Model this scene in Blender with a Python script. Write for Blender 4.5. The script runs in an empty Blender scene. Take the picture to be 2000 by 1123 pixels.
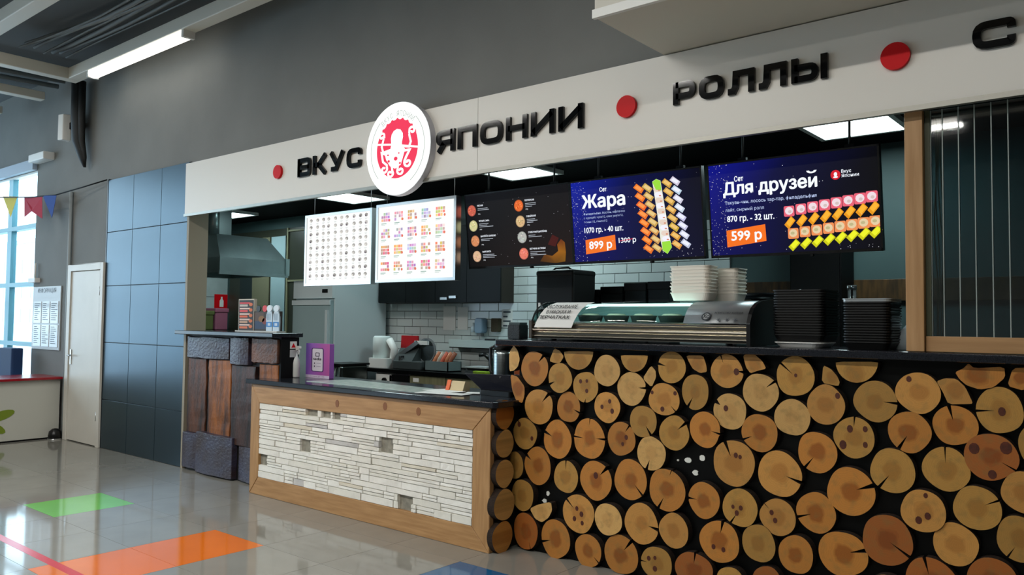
import bpy, bmesh, math, random
from mathutils import Vector, Matrix
random.seed(7)
sc = bpy.context.scene
COL = sc.collection

# ------------------------------------------------------------------ camera
F, YAW, PITCH, ROLL, CH = 1565.94, -0.68926, 0.0422, 0.011136, 1.5
fw = Vector((math.sin(YAW)*math.cos(PITCH), math.cos(YAW)*math.cos(PITCH), math.sin(PITCH)))
rt = Vector((math.cos(YAW), -math.sin(YAW), 0)); up = rt.cross(fw)
rt, up = (math.cos(ROLL)*rt+math.sin(ROLL)*up, -math.sin(ROLL)*rt+math.cos(ROLL)*up)
CAM = Vector((0, 0, CH))
cd = bpy.data.cameras.new('camera'); co = bpy.data.objects.new('camera', cd); COL.objects.link(co)
M = Matrix((rt, up, -fw)).transposed().to_4x4(); M.translation = CAM
co.matrix_world = M
cd.sensor_fit = 'HORIZONTAL'; cd.sensor_width = 36.0; cd.lens = F/2000*36.0; cd.clip_end = 400
sc.camera = co

# ------------------------------------------------------------------ view, world, large lights
sc.view_settings.view_transform = 'Standard'; sc.view_settings.look = 'None'
sc.view_settings.gamma = 1; sc.view_settings.use_curve_mapping = False
sc.view_settings.exposure = 0.12
w = bpy.data.worlds.new('world'); sc.world = w; w.use_nodes = True
bg = w.node_tree.nodes['Background']; bg.inputs[0].default_value = (0.62, 0.84, 1.0, 1); bg.inputs[1].default_value = 5.0

def area(name, loc, rot, sx, sy, power, col, portal=False):
    l = bpy.data.lights.new(name, 'AREA'); l.shape = 'RECTANGLE'; l.size = sx; l.size_y = sy
    l.energy = power; l.color = col
    o = bpy.data.objects.new(name, l); COL.objects.link(o); o.location = loc; o.rotation_euler = rot
    if portal: l.cycles.is_portal = True
    return o
# daylight portals in the glazing of the hall
area('window_portal', (-15.9, -2.0, 2.375), (0, math.radians(-90), 0), 3.95, 11.2, 1, (1, 1, 1), True)
area('window_portal', (-13.8, 4.3, 1.9), (math.radians(-90), 0, 0), 4.0, 3.4, 1, (1, 1, 1), True)

# ------------------------------------------------------------------ pixel helpers (2000 x 1123 frame)
def ray(x, y): return fw + rt*((x-1000)/F) + up*((561.5-y)/F)
def onp(x, y, p0, n):
    d = ray(x, y); t = (Vector(p0)-CAM).dot(n)/d.dot(n); return CAM+d*t
def Yp(x, y, v): return onp(x, y, (0, v, 0), Vector((0, 1, 0)))
def Xp(x, y, v): return onp(x, y, (v, 0, 0), Vector((1, 0, 0)))
def Zp(x, y, v): return onp(x, y, (0, 0, v), Vector((0, 0, 1)))

# ------------------------------------------------------------------ materials
def lin(c):
    return tuple(((v/255)/12.92 if v/255 <= .04045 else ((v/255+.055)/1.055)**2.4) for v in c)+(1,)
MATS = {}
def mat(name, rgb, rough=.5, metal=0, var=0, vscale=6, vcol=None, bump=0, bscale=60, spec=.5, coat=0, stretch=None, emit=0, trans=0, ior=1.45, alpha=1):
    if name in MATS: return MATS[name]
    m = bpy.data.materials.new(name); m.use_nodes = True; nt = m.node_tree; b = nt.nodes['Principled BSDF']
    b.inputs['Base Color'].default_value = lin(rgb); b.inputs['Roughness'].default_value = rough
    b.inputs['Metallic'].default_value = metal; b.inputs['Specular IOR Level'].default_value = spec
    b.inputs['Coat Weight'].default_value = coat; b.inputs['Coat Roughness'].default_value = .05
    b.inputs['Transmission Weight'].default_value = trans; b.inputs['IOR'].default_value = ior
    b.inputs['Alpha'].default_value = alpha
    if emit:
        b.inputs['Emission Color'].default_value = lin(rgb); b.inputs['Emission Strength'].default_value = emit
    tc = mp = None
    if var or bump:
        tc = nt.nodes.new('ShaderNodeTexCoord'); mp = nt.nodes.new('ShaderNodeMapping')
        nt.links.new(tc.outputs['Object'], mp.inputs[0])
        if stretch: mp.inputs['Scale'].default_value = stretch
    if var:
        n = nt.nodes.new('ShaderNodeTexNoise'); n.inputs['Scale'].default_value = vscale; n.inputs['Detail'].default_value = 6
        nt.links.new(mp.outputs[0], n.inputs['Vector'])
        r = nt.nodes.new('ShaderNodeValToRGB'); r.color_ramp.elements[0].position = .35; r.color_ramp.elements[1].position = .65
        r.color_ramp.elements[0].color = lin(rgb)
        r.color_ramp.elements[1].color = lin(vcol) if vcol else lin(tuple(v*(1-var) for v in rgb))
        nt.links.new(n.outputs[0], r.inputs[0]); nt.links.new(r.outputs[0], b.inputs['Base Color'])
    if bump:
        n2 = nt.nodes.new('ShaderNodeTexNoise'); n2.inputs['Scale'].default_value = bscale; n2.inputs['Detail'].default_value = 5
        nt.links.new(mp.outputs[0], n2.inputs['Vector'])
        bp = nt.nodes.new('ShaderNodeBump'); bp.inputs['Strength'].default_value = bump; bp.inputs['Distance'].default_value = .01
        nt.links.new(n2.outputs[0], bp.inputs['Height']); nt.links.new(bp.outputs[0], b.inputs['Normal'])
    MATS[name] = m; return m
def emis(name, rgb, strength):
    if name in MATS: return MATS[name]
    m = bpy.data.materials.new(name); m.use_nodes = True; nt = m.node_tree
    for n in list(nt.nodes): nt.nodes.remove(n)
    o = nt.nodes.new('ShaderNodeOutputMaterial'); e = nt.nodes.new('ShaderNodeEmission')
    e.inputs[0].default_value = lin(rgb); e.inputs[1].default_value = strength
    nt.links.new(e.outputs[0], o.inputs[0]); MATS[name] = m; return m
def print_mat(name, strength, gloss=False):
    # flat print: colour comes from the printed colours; strength > 0 for lit screens and light boxes
    if name in MATS: return MATS[name]
    m = bpy.data.materials.new(name); m.use_nodes = True; nt = m.node_tree; b = nt.nodes['Principled BSDF']
    a = nt.nodes.new('ShaderNodeVertexColor'); a.layer_name = 'Ink'
    nt.links.new(a.outputs[0], b.inputs['Base Color']); b.inputs['Roughness'].default_value = .25 if gloss else .6
    if strength:
        b.inputs['Specular IOR Level'].default_value = .12; b.inputs['Base Color'].default_value = (.004, .004, .004, 1); nt.links.remove(b.inputs['Base Color'].links[0])
        nt.links.new(a.outputs[0], b.inputs['Emission Color']); b.inputs['Emission Strength'].default_value = strength
    MATS[name] = m; return m

WALLG = mat('wall_paint', (122, 122, 118), .75, var=.06, vscale=1.5, bump=.15, bscale=180)
WALLB = mat('wall_paint_upper', (104, 104, 100), .75, var=.05, vscale=1.2, bump=.15, bscale=180)
BLACK = mat('black_gloss', (6, 7, 8), .3, var=.3, vscale=3, vcol=(11, 12, 12), spec=.2)
BLACKM = mat('black_matte', (6, 6, 7), .6, spec=.2)
BLACKP = mat('black_plastic', (9, 9, 10), .32)
GRAN = mat('black_stone_worktop', (20, 22, 28), .16, var=.4, vscale=220, vcol=(34, 36, 42))
WHITEP = mat('white_panel', (222, 218, 210), .35, spec=.4)
STEEL = mat('steel', (150, 158, 158), .25, 1, var=.12, vscale=4, stretch=(1, 1, 30))
ALU = mat('aluminium', (196, 198, 198), .3, 1)
PINE = mat('pine_board', (176, 134, 84), .5, var=.5, vscale=5, vcol=(146, 98, 52), stretch=(1.2, 1.2, 8), bump=.08, bscale=40)
WHITE = mat('white_plastic', (226, 226, 222), .4)
CREAM = mat('white_door_paint', (214, 210, 200), .4, var=.04, vscale=2)
GREYM = mat('grey_plastic', (120, 122, 124), .45)
SLATEP = mat('blue_grey_metal_panel', (58, 78, 90), .3, .8, var=.08, vscale=1.2)
TILEW = mat('white_glazed_tile', (206, 214, 212), .16, var=.05, vscale=1.5)
GROUT = mat('dark_grout', (70, 76, 76), .8)
GLASS = mat('clear_glass', (235, 248, 246), .02, 0, trans=1, ior=1.12)
RED = mat('red_acrylic', (205, 16, 24), .4, spec=.15)
PAPER = mat('white_paper', (226, 226, 222), .7)
CEILK = mat('kitchen_black_ceiling', (5, 6, 7), .8, spec=.1)
CEILH = mat('hall_ceiling_grey', (92, 96, 98), .85)
BEAM = mat('cream_beam_paint', (220, 217, 206), .5)
MULL = mat('teal_aluminium', (92, 140, 152), .4, .3)
FRID = mat('fridge_white', (196, 208, 210), .35)
WOODB = mat('brown_board', (84, 58, 28), .5, var=.4, vscale=5, stretch=(6, 1, 1))
OLIVE = mat('olive_panel', (54, 56, 44), .35, var=.2, vscale=2)

# ------------------------------------------------------------------ mesh helpers
WPOS = {}
class MB:
    def __init__(s): s.v = []; s.f = []; s.m = []; s.sm = []
    def add(s, vs, fs, mi=0, smooth=False):
        k = len(s.v); s.v += [tuple(v) for v in vs]
        for f in fs: s.f.append([i+k for i in f]); s.m.append(mi); s.sm.append(smooth)
        return s
    def box(s, x0, x1, y0, y1, z0, z1, mi=0):
        v = [(x, y, z) for z in (z0, z1) for y in (y0, y1) for x in (x0, x1)]
        return s.add(v, [(0, 2, 3, 1), (4, 5, 7, 6), (0, 1, 5, 4), (1, 3, 7, 5), (3, 2, 6, 7), (2, 0, 4, 6)], mi)
    def prism(s, poly, y0, y1, mi=0, mside=None, smooth=False):
        # poly of (x, z), counter-clockwise seen from -Y; front at y0
        n = len(poly); v = [(x, y0, z) for x, z in poly]+[(x, y1, z) for x, z in poly]
        s.add(v, [list(range(n)), list(range(2*n-1, n-1, -1))], mi)
        s.add(v, [(i, i+n, (i+1) % n+n, (i+1) % n) for i in range(n)], mi if mside is None else mside, smooth)
        return s
    def prismx(s, poly, x0, x1, mi=0, mend=None):
        # poly of (y, z)
        n = len(poly); v = [(x0, y, z) for y, z in poly]+[(x1, y, z) for y, z in poly]
        s.add(v, [list(range(n))[::-1], list(range(n, 2*n))], mi if mend is None else mend)
        return s.add(v, [(i, (i+1) % n, (i+1) % n+n, i+n) for i in range(n)], mi)
    def prismz(s, poly, z0, z1, mi=0):
        n = len(poly); v = [(x, y, z0) for x, y in poly]+[(x, y, z1) for x, y in poly]
        s.add(v, [list(range(n))[::-1], list(range(n, 2*n))], mi)
        return s.add(v, [(i, (i+1) % n, (i+1) % n+n, i+n) for i in range(n)], mi)
    def lathe(s, cx, cy, prof, n=20, mi=0):
        v = []
        for r, z in prof:
            for i in range(n):
                a = 2*math.pi*i/n; v.append((cx+r*math.cos(a), cy+r*math.sin(a), z))
        fs = [(j*n+i, j*n+(i+1) % n, (j+1)*n+(i+1) % n, (j+1)*n+i) for j in range(len(prof)-1) for i in range(n)]
        s.add(v, fs, mi, True)
        k = len(prof)-1
        s.add(v, [list(range(n))[::-1], [k*n+i for i in range(n)]], mi); return s
    def tube(s, pts, r, n=8, mi=0):
        pts = [Vector(p) for p in pts]; v = []; prev = None
        for i, p in enumerate(pts):
            d = (pts[min(i+1, len(pts)-1)]-pts[max(i-1, 0)]).normalized()
            a = d.cross(Vector((0, 0, 1)))
            if a.length < .05: a = d.cross(Vector((1, 0, 0)))
            a.normalize(); b = a.cross(d)
            if prev is not None and a.dot(prev) < 0: a, b = -a, -b
            prev = a
            for j in range(n):
                t = 2*math.pi*j/n; v.append(p+a*(r*math.cos(t))+b*(r*math.sin(t)))
        m = len(pts)
        s.add(v, [(i*n+j, i*n+(j+1) % n, (i+1)*n+(j+1) % n, (i+1)*n+j) for i in range(m-1) for j in range(n)], mi, True)
        s.add(v, [list(range(n))[::-1], [(m-1)*n+j for j in range(n)]], mi); return s
    def ribbon(s, pts, t, y0, y1, closed=False, mi=0):
        # flat stroke of width t in the x-z plane, extruded from y0 to y1
        P = [Vector(p) for p in pts]; n = len(P); L = []; R = []
        for i in range(n):
            a = P[i-1] if (i > 0 or closed) else None; b = P[(i+1) % n] if (i < n-1 or closed) else None
            d1 = (P[i]-a).normalized() if a is not None else (b-P[i]).normalized()
            d2 = (b-P[i]).normalized() if b is not None else d1
            n1 = Vector((-d1.y, d1.x)); n2 = Vector((-d2.y, d2.x)); m = n1+n2
            m = m.normalized() if m.length > 1e-4 else n1
            k = t/2/max(.5, m.dot(n1)); L.append(P[i]+m*k); R.append(P[i]-m*k)
        v = []
        for i in range(n):
            for q in (L[i], R[i]): v += [(q.x, y0, q.y), (q.x, y1, q.y)]
        fs = []
        for i in range(n if closed else n-1):
            j = (i+1) % n; a, b = 4*i, 4*j
            fs += [(a, a+2, b+2, b), (a+1, b+1, b+3, a+3), (a, b, b+1, a+1), (a+2, a+3, b+3, b+2)]
        if not closed: fs += [(0, 1, 3, 2), (4*n-4, 4*n-2, 4*n-1, 4*n-3)]
        return s.add(v, fs, mi)
    def build(s, name, mats, parent=None, origin=None, bevel=0, seg=2):
        if not isinstance(mats, (list, tuple)): mats = [mats]
        if origin is None:
            xs, ys, zs = zip(*s.v); origin = ((min(xs)+max(xs))/2, (min(ys)+max(ys))/2, min(zs))
        o0 = Vector(origin)
        me = bpy.data.meshes.new(name); me.from_pydata([Vector(v)-o0 for v in s.v], [], s.f)
        for m in mats: me.materials.append(m)
        me.polygons.foreach_set('material_index', s.m); me.polygons.foreach_set('use_smooth', s.sm); me.update()
        bm = bmesh.new(); bm.from_mesh(me); bmesh.ops.remove_doubles(bm, verts=bm.verts, dist=1e-6)
        bmesh.ops.recalc_face_normals(bm, faces=bm.faces); bm.to_mesh(me); bm.free()
        o = bpy.data.objects.new(name, me); COL.objects.link(o); place(o, o0, parent)
        if bevel:
            b = o.modifiers.new('bevel', 'BEVEL'); b.width = bevel; b.segments = seg; b.limit_method = 'ANGLE'
        return o
def place(o, wpos, parent=None):
    WPOS[o.name] = Vector(wpos)
    if parent is not None:
        o.parent = parent; o.location = Vector(wpos)-WPOS[parent.name]
    else: o.location = wpos
    return o
def tag(o, label=None, cat=None, group=None, kind=None):
    if label: o['label'] = label
    if cat: o['category'] = cat
    if group: o['group'] = group
    if kind: o['kind'] = kind
    return o
def thing(name, label, cat, loc, group=None):
    o = bpy.data.objects.new(name, None); COL.objects.link(o); o.empty_display_size = .05
    place(o, loc); return tag(o, label, cat, group)
def inst(src, wpos, parent=None):
    o = src.copy(); COL.objects.link(o); return place(o, wpos, parent)
def copy_tree(root, loc, label=None):
    r = inst(root, loc)
    if label: r['label'] = label
    for ch in [c for c in root.children]:
        inst(ch, Vector(loc)+(WPOS[ch.name]-WPOS[root.name]), r)
    return r
def ell(cx, cy, rx, ry, n=24, a0=0, a1=2*math.pi):
    full = abs(a1-a0-2*math.pi) < 1e-6
    return [(cx+rx*math.cos(a0+(a1-a0)*i/(n if full else n-1)), cy+ry*math.sin(a0+(a1-a0)*i/(n if full else n-1))) for i in range(n)]
def rrect(x0, x1, y0, y1, r, n=4):
    p = []
    for cx, cy, a in ((x1-r, y0+r, -90), (x1-r, y1-r, 0), (x0+r, y1-r, 90), (x0+r, y0+r, 180)):
        for i in range(n+1):
            t = math.radians(a+90*i/n); p.append((cx+r*math.cos(t), cy+r*math.sin(t)))
    return p

TXT = {}
def text_mesh(s, bold=0.0):
    k = (s, bold)
    if k in TXT: return TXT[k]
    c = bpy.data.curves.new('t', 'FONT'); c.body = s; c.size = 1; c.offset = bold; c.resolution_u = 2; c.fill_mode = 'BOTH' if False else c.fill_mode
    o = bpy.data.objects.new('t', c); COL.objects.link(o)
    me = bpy.data.meshes.new_from_object(o)
    vs = [(v.co.x, v.co.y) for v in me.vertices]; fs = [list(p.vertices) for p in me.polygons]
    bpy.data.objects.remove(o); bpy.data.curves.remove(c); bpy.data.meshes.remove(me)
    if not vs: vs = [(0, 0), (.1, 0), (0, .1)]; fs = []
    x0 = min(v[0] for v in vs); x1 = max(v[0] for v in vs)
    TXT[k] = (vs, fs, x0, x1); return TXT[k]

class Print:
    """flat print on a panel: p0 origin, U and V unit axes, N front normal"""
    def __init__(s, p0, U, V): s.p0 = Vector(p0); s.U = Vector(U); s.V = Vector(V); s.N = s.U.cross(s.V); s.v = []; s.f = []; s.c = []
    def px(s, x, y):
        q = onp(x, y, s.p0, s.N)-s.p0; return (q.dot(s.U), q.dot(s.V))
    def poly(s, pts, col, lay=0, faces=None):
        k = len(s.v); off = s.N*(.0006*(lay+1))
        s.v += [s.p0+s.U*u+s.V*v+off for u, v in pts]
        cols = col if isinstance(col, list) else None
        for f in (faces or [list(range(len(pts)))]):
            s.f.append([i+k for i in f]); s.c.append([lin(cols[i]) for i in f] if cols else [lin(col)]*len(f))
    def ppoly(s, pts, col, lay=0): s.poly([s.px(*p) for p in pts], col, lay)
    def rect(s, u0, u1, v0, v1, col, lay=0): s.poly([(u0, v0), (u1, v0), (u1, v1), (u0, v1)], col, lay)
    def text(s, t, u0, u1, v, col, lay=3, bold=0.0, h=None):
        vs, fs, a, b = text_mesh(t, .005 if 'ф' in t.lower() else 0); k = (u1-u0)/(b-a); kh = h/.73 if h else k
        for dx, dy in (((0, 0), (1, 0), (-1, 0), (0, .7), (0, -.7), (.7, .7), (-.7, -.7)) if bold else ((0, 0),)):
            s.poly([(u0+(x-a+dx*bold)*k, v+(y+dy*bold)*kh) for x, y in vs], col, lay, fs)
    def build(s, name, m, parent):
        o0 = s.p0
        me = bpy.data.meshes.new(name); me.from_pydata([v-o0 for v in s.v], [], s.f); me.materials.append(m)
        at = me.color_attributes.new('Ink', 'FLOAT_COLOR', 'CORNER'); i = 0
        flat = [c for fc in s.c for c in fc]
        i = 0
        for p, fc in zip(me.polygons, s.c):
            for li, c in zip(p.loop_indices, fc): at.data[li].color = c
        o = bpy.data.objects.new(name, me); COL.objects.link(o); return place(o, o0, parent)
X_, Z_ = (1, 0, 0), (0, 0, 1)
#==STRUCT==
# ------------------------------------------------------------------ glass
def pane_mat(name, tint, refl=.08):
    m = bpy.data.materials.new(name); m.use_nodes = True; nt = m.node_tree
    for n in list(nt.nodes): nt.nodes.remove(n)
    o = nt.nodes.new('ShaderNodeOutputMaterial'); t = nt.nodes.new('ShaderNodeBsdfTransparent'); g = nt.nodes.new('ShaderNodeBsdfGlossy')
    t.inputs[0].default_value = lin(tint); g.inputs['Roughness'].default_value = .03
    f = nt.nodes.new('ShaderNodeFresnel'); f.inputs[0].default_value = 1.45
    a = nt.nodes.new('ShaderNodeMath'); a.operation = 'ADD'; a.inputs[1].default_value = refl-.04; a.use_clamp = True
    mx = nt.nodes.new('ShaderNodeMixShader')
    nt.links.new(f.outputs[0], a.inputs[0]); ge = nt.nodes.new('ShaderNodeNewGeometry'); iv = nt.nodes.new('ShaderNodeMath'); iv.operation = 'SUBTRACT'; iv.inputs[0].default_value = 1; nt.links.new(ge.outputs['Backfacing'], iv.inputs[1]); mu = nt.nodes.new('ShaderNodeMath'); mu.operation = 'MULTIPLY'; nt.links.new(a.outputs[0], mu.inputs[0]); nt.links.new(iv.outputs[0], mu.inputs[1]); nt.links.new(mu.outputs[0], mx.inputs[0]); nt.links.new(t.outputs[0], mx.inputs[1]); nt.links.new(g.outputs[0], mx.inputs[2])
    nt.links.new(mx.outputs[0], o.inputs[0]); MATS[name] = m; return m
PANE = pane_mat('window_pane', (250, 254, 255), .04)
CASEG = pane_mat('case_glass', (226, 245, 243), .06)
DARKG = pane_mat('screen_glass', (170, 190, 194), .16)

# ------------------------------------------------------------------ the setting
def struct(mb, name, m, parent=None, **k):
    o = mb.build(name, m, parent, **k)
    if parent is None: o['kind'] = 'structure'
    return o
def tile_mat(name, rgb, rough=.07, var=.06):
    m = mat(name, rgb, rough, var=var, vscale=2.2, spec=.6); return m
FT = tile_mat('floor_tile_grey', (142, 140, 132)); FO = tile_mat('floor_tile_orange', (226, 112, 14), .09, .04)
FG = tile_mat('floor_tile_green', (118, 196, 92), .09, .04); FB = tile_mat('floor_tile_blue', (24, 96, 146), .09, .04); FR = mat('floor_red_tape', (196, 20, 40), .2)
FJ = mat('floor_joint', (92, 88, 82), .6)
floor = struct(MB().box(-16, 6, -9, 6.6, -.2, -.004), 'floor', FJ)
T = .604; TX0, TY0 = -3.46, 3.115
tile_src = {}
def ftile(ix, iy, m):
    x = TX0+ix*T; y = TY0+iy*T; g = .0012
    k = m.name
    if k not in tile_src:
        o = MB().box(x+g, x+T-g, y+g, y+T-g, -.008, 0).build('floor_tile', m, floor); tile_src[k] = o
    else: o = inst(tile_src[k], (x+T/2, y+T/2, -.008), floor)
    return o
special = {(-6, -1): FG, (-3, -1): FO, (-3, -2): FO, (0, 0): FB, (0, -1): FB}
for ix in range(-14, 4):
    for iy in range(-7, 2):
        if ix >= -1 and iy < -5: continue
        ftile(ix, iy, special.get((ix, iy), FT))
rest = MB()
for ix in range(-21, 16):
    for iy in range(-20, 6):
        if -14 <= ix < 4 and -7 <= iy < 2 and not (ix >= -1 and iy < -5): continue
        x = TX0+ix*T; y = TY0+iy*T
        rest.box(max(x, -16)+.0012, min(x+T, 6)-.0012, max(y, -9)+.0012, min(y+T, 6.5)-.0012, -.008, 0)
o = rest.build('floor_tile', FT, floor); o['kind'] = 'stuff'
a = Zp(0, 1050, .0006); b = Zp(140, 1117, .0006)
tp = MB(); y0 = (a.y+b.y)/2
tp.box(-13, 1.5, y0-.028, y0+.028, 0.0002, .0008); tag(tp.build('floor_tape', FR), 'thin red tape line stuck along the floor tiles', 'tape')

WY = 4.19
wb = MB()
wb.box(-11.72, -7.70, WY, WY+.14, 0, 4.62)                       # solid wall left of the shop
wb.box(-7.70, 6, WY, WY+.14, 2.62, 4.62)                         # above the shop opening
wb.box(-16, -11.72, WY, WY+.14, 3.46, 4.62); wb.box(-16, -11.72, WY, WY+.14, 0, .25)
struct(wb, 'wall_facade', WALLG)
struct(MB().box(-16, 6, -9.15, -9, 0, 4.62), 'wall_rear', WALLG)
struct(MB().box(6, 6.15, -9, 6.6, 0, 4.62), 'wall_right', WALLG)
we = MB().box(-16.15, -16, -9, 4.33, 0, .4).box(-16.15, -16, -9, 4.33, 4.35, 4.62).box(-16.15, -16, -9, -7.6, .4, 4.35).box(-16.15, -16, 3.6, 4.33, .4, 4.35)
struct(we, 'wall_end', WALLG)
struct(MB().box(-16.15, 6.15, -9.15, 4.33, 4.62, 4.72), 'ceiling', CEILH)
# window in the facade wall (far left of the photograph)
tag(MB().box(-16, -11.74, 4.13, 4.2, 3.46, 3.60).build('window_header', mat('header_pale', (170, 184, 200), .6)), 'pale blue header beam above the far left window', 'beam')
hb = Yp(76, 305, 4.1); tag(MB().box(hb.x-.22, hb.x+.28, 4.05, 4.19, hb.z-.07, hb.z+.03).build('window_ledge', WHITE, bevel=.01), 'small white ledge above the top corner of the far window', 'ledge')
w1 = thing('window_1', None, None, (-13.8, 4.25, .25)); w1['kind'] = 'structure'
cols = [-16, -14.3, -12.72, -11.72]; rows = [.25, 1.12, 1.93, 2.72, 3.46]
for i, x in enumerate(cols):
    wd = .075 if i == 2 else .06
    MB().box(x-wd if i else x, x+wd if i < 3 else x+.0, 4.21, 4.28, .25, 3.46).build('mullion', MULL, w1)
for z in rows:
    MB().box(-16, -11.72, 4.205, 4.3, z-.03, z+.03).build('transom', WHITE if z > 3 else MULL, w1)
for i in range(3):
    for j in range(4):
        MB().box(cols[i]+.05, cols[i+1]-.05, 4.25, 4.256, rows[j]+.03, rows[j+1]-.03).build('pane', PANE, w1)
# glazed end of the hall (out of frame, gives the daylight)
w2 = thing('window_2', None, None, (-16.07, -2, .4)); w2['kind'] = 'structure'
for i in range(8):
    y = -7.6+i*1.6; MB().box(-16.12, -16.02, y-.05, y+.05, .4, 4.35).build('mullion', MULL, w2)
for z in (.4, 1.7, 3.0, 4.35): MB().box(-16.11, -16.03, -7.6, 3.6, z-.04, z+.04).build('transom', MULL, w2)
# outside
struct(MB().box(-130, -20, -40, 90, -.6, -.5), 'ground_outside', mat('snow', (214, 220, 226), .9))
bd = thing('apartment_building', 'pale apartment block seen through the far left window', 'building', (-100, 34, -.5))
MB().box(-112, -84, 34, 44, -.5, 9.5).build('wall', mat('building_wall', (200, 208, 208), .9, var=.08, vscale=.3), bd)
MB().box(-112.4, -83.6, 33.7, 44.3, 9.5, 9.9).build('roof', mat('building_roof', (160, 168, 170), .9), bd)
ws = None
for fx in range(10):
    for fz in range(3):
        x = -110.6+fx*2.7; z = .8+fz*2.7
        if ws is None: ws = MB().box(x, x+1.4, 33.9, 34.05, z, z+1.5).build('window', mat('building_window', (140, 154, 162), .2), bd)
        else: inst(ws, (x+.7, 33.975, z), bd)

# blue-grey metal cladding beside the shop
clad = MB().box(-9.52, -7.70, 4.172, 4.19, 0, 3.09).build('wall_cladding', mat('panel_backing', (22, 26, 30), .5)); clad['kind'] = 'structure'
cx = [-9.515, -8.893, -8.262, -7.70]; cz = [0, .555, 1.208, 1.855, 2.475, 3.09]
for i in range(3):
    for j in range(5):
        MB().box(cx[i]+.003, cx[i+1]-.003, 4.158, 4.176, cz[j]+.003, cz[j+1]-.003).build('cladding_panel', SLATEP, clad, bevel=.002, seg=1)
MB().box(-9.535, -9.515, 4.155, 4.19, 0, 3.10).build('edge_trim', mat('dark_trim', (40, 46, 50), .4), clad)
# jamb of the shop opening
struct(MB().box(-7.70, -7.66, 4.15, 4.36, 0, 2.6), 'trim_1', mat('jamb_paint', (150, 140, 122), .6))
# white door
d1 = thing('door_1', None, None, (-9.98, 4.17, 0)); d1['kind'] = 'structure'
fr = MB().box(-10.50, -10.41, 4.13, 4.19, 0, 2.13).box(-9.60, -9.525, 4.13, 4.19, 0, 2.13).box(-10.41, -9.60, 4.13, 4.19, 2.05, 2.13)
fr.build('door_frame', CREAM, d1, bevel=.004)
leaf = MB().box(-10.405, -9.605, 4.145, 4.185, .01, 2.045).build('door_leaf', CREAM, d1, bevel=.004)
hd = MB().box(-10.37, -10.34, 4.135, 4.146, .92, 1.1); hd.tube([(-10.355, 4.145, 1.03), (-10.355, 4.1, 1.03), (-10.25, 4.095, 1.03)], .009)
hd.build('door_handle', ALU, leaf)
for z in (.3, 1.75): MB().lathe(-9.60, 4.135, [(.009, z), (.009, z+.1)], 8).build('hinge', ALU, leaf)
# corner conduit beside the door
tag(MB().lathe(-10.56, 4.165, [(.022, 0), (.022, 3.05)], 10).build('wall_conduit', mat('conduit_grey', (150, 158, 160), .5)), 'thin pale vertical conduit on wall left of the white door', 'conduit')

# kitchen shell behind the opening
KB = 6.3
kw = MB().box(-10.5, 6, KB, KB+.12, 0, 2.85); struct(kw, 'wall_kitchen_back', mat('kitchen_wall_teal', (66, 86, 86), .6, var=.06, vscale=2))
struct(MB().box(-10.62, -10.5, 4.33, KB+.12, 0, 2.85), 'wall_kitchen_left', mat('kitchen_left_tiles', (168, 178, 176), .25, var=.05))
struct(MB().box(-10.62, 6, 4.33, KB+.12, 2.85, 2.92), 'ceiling_kitchen', CEILK)
# white brick-shaped wall tiles
TW, TH = .255, .0865
tw = MB().box(-7.3, -2.83, KB-.006, KB, .95, 2.6).build('wall_tiling', GROUT); tw['kind'] = 'structure'
tsrc = {}
r = 0; z = 1.0
while z < 2.3:
    x = -7.27+(TW/2 if r % 2 else 0)-TW
    while x < -2.84:
        xa, xb = max(x, -7.29), min(x+TW-.005, -2.84)
        if xb-xa > .03:
            key = round(xb-xa, 3); z1 = z+TH-.005
            if key not in tsrc: tsrc[key] = MB().box(xa, xb, KB-.013, KB-.004, z, z1).build('wall_tile', TILEW, tw, bevel=.002, seg=1)
            else: inst(tsrc[key], ((xa+xb)/2, KB-.0085, z), tw)
        x += TW
    z += TH; r += 1
# back-left glazed partition of olive panels
pt = MB().box(-10.4, -7.75, KB-.03, KB, 0, 2.7).build('wall_partition', OLIVE); pt['kind'] = 'structure'
PS = mat('partition_strip', (136, 132, 104), .5)
for x in (-9.0, -8.35, -7.78): MB().box(x-.014, x+.014, KB-.05, KB-.03, 0, 2.7).build('frame_strip', PS, pt)
for z in (.98, 2.0, 2.66): MB().box(-9.0, -7.76, KB-.046, KB-.03, z-.012, z+.012).build('frame_strip', PS, pt)
MB().box(-10.1, -9.8, KB-.05, KB-.03, 0, 2.6).build('panel', mat('dark_door_panel', (22, 34, 36), .4), pt)
MB().box(-9.8, -9.4, KB-.05, KB-.03, 0, 2.6).build('panel', mat('beige_panel', (116, 112, 88), .6), pt)
MB().box(-9.36, -9.04, KB-.05, KB-.03, 0, 2.6).build('panel', mat('pale_blue_panel', (150, 172, 176), .5), pt)
# joints on the left tiled wall
for y in (4.75, 5.35, 5.95): MB().box(-10.503, -10.497, y-.004, y+.004, 0, 2.85).build('tile_joint', GROUT, bpy.data.objects['wall_kitchen_left'])
for z in (.6, 1.2, 1.8, 2.4): MB().box(-10.503, -10.497, 4.34, KB, z-.004, z+.004).build('tile_joint', GROUT, bpy.data.objects['wall_kitchen_left'])

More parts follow.
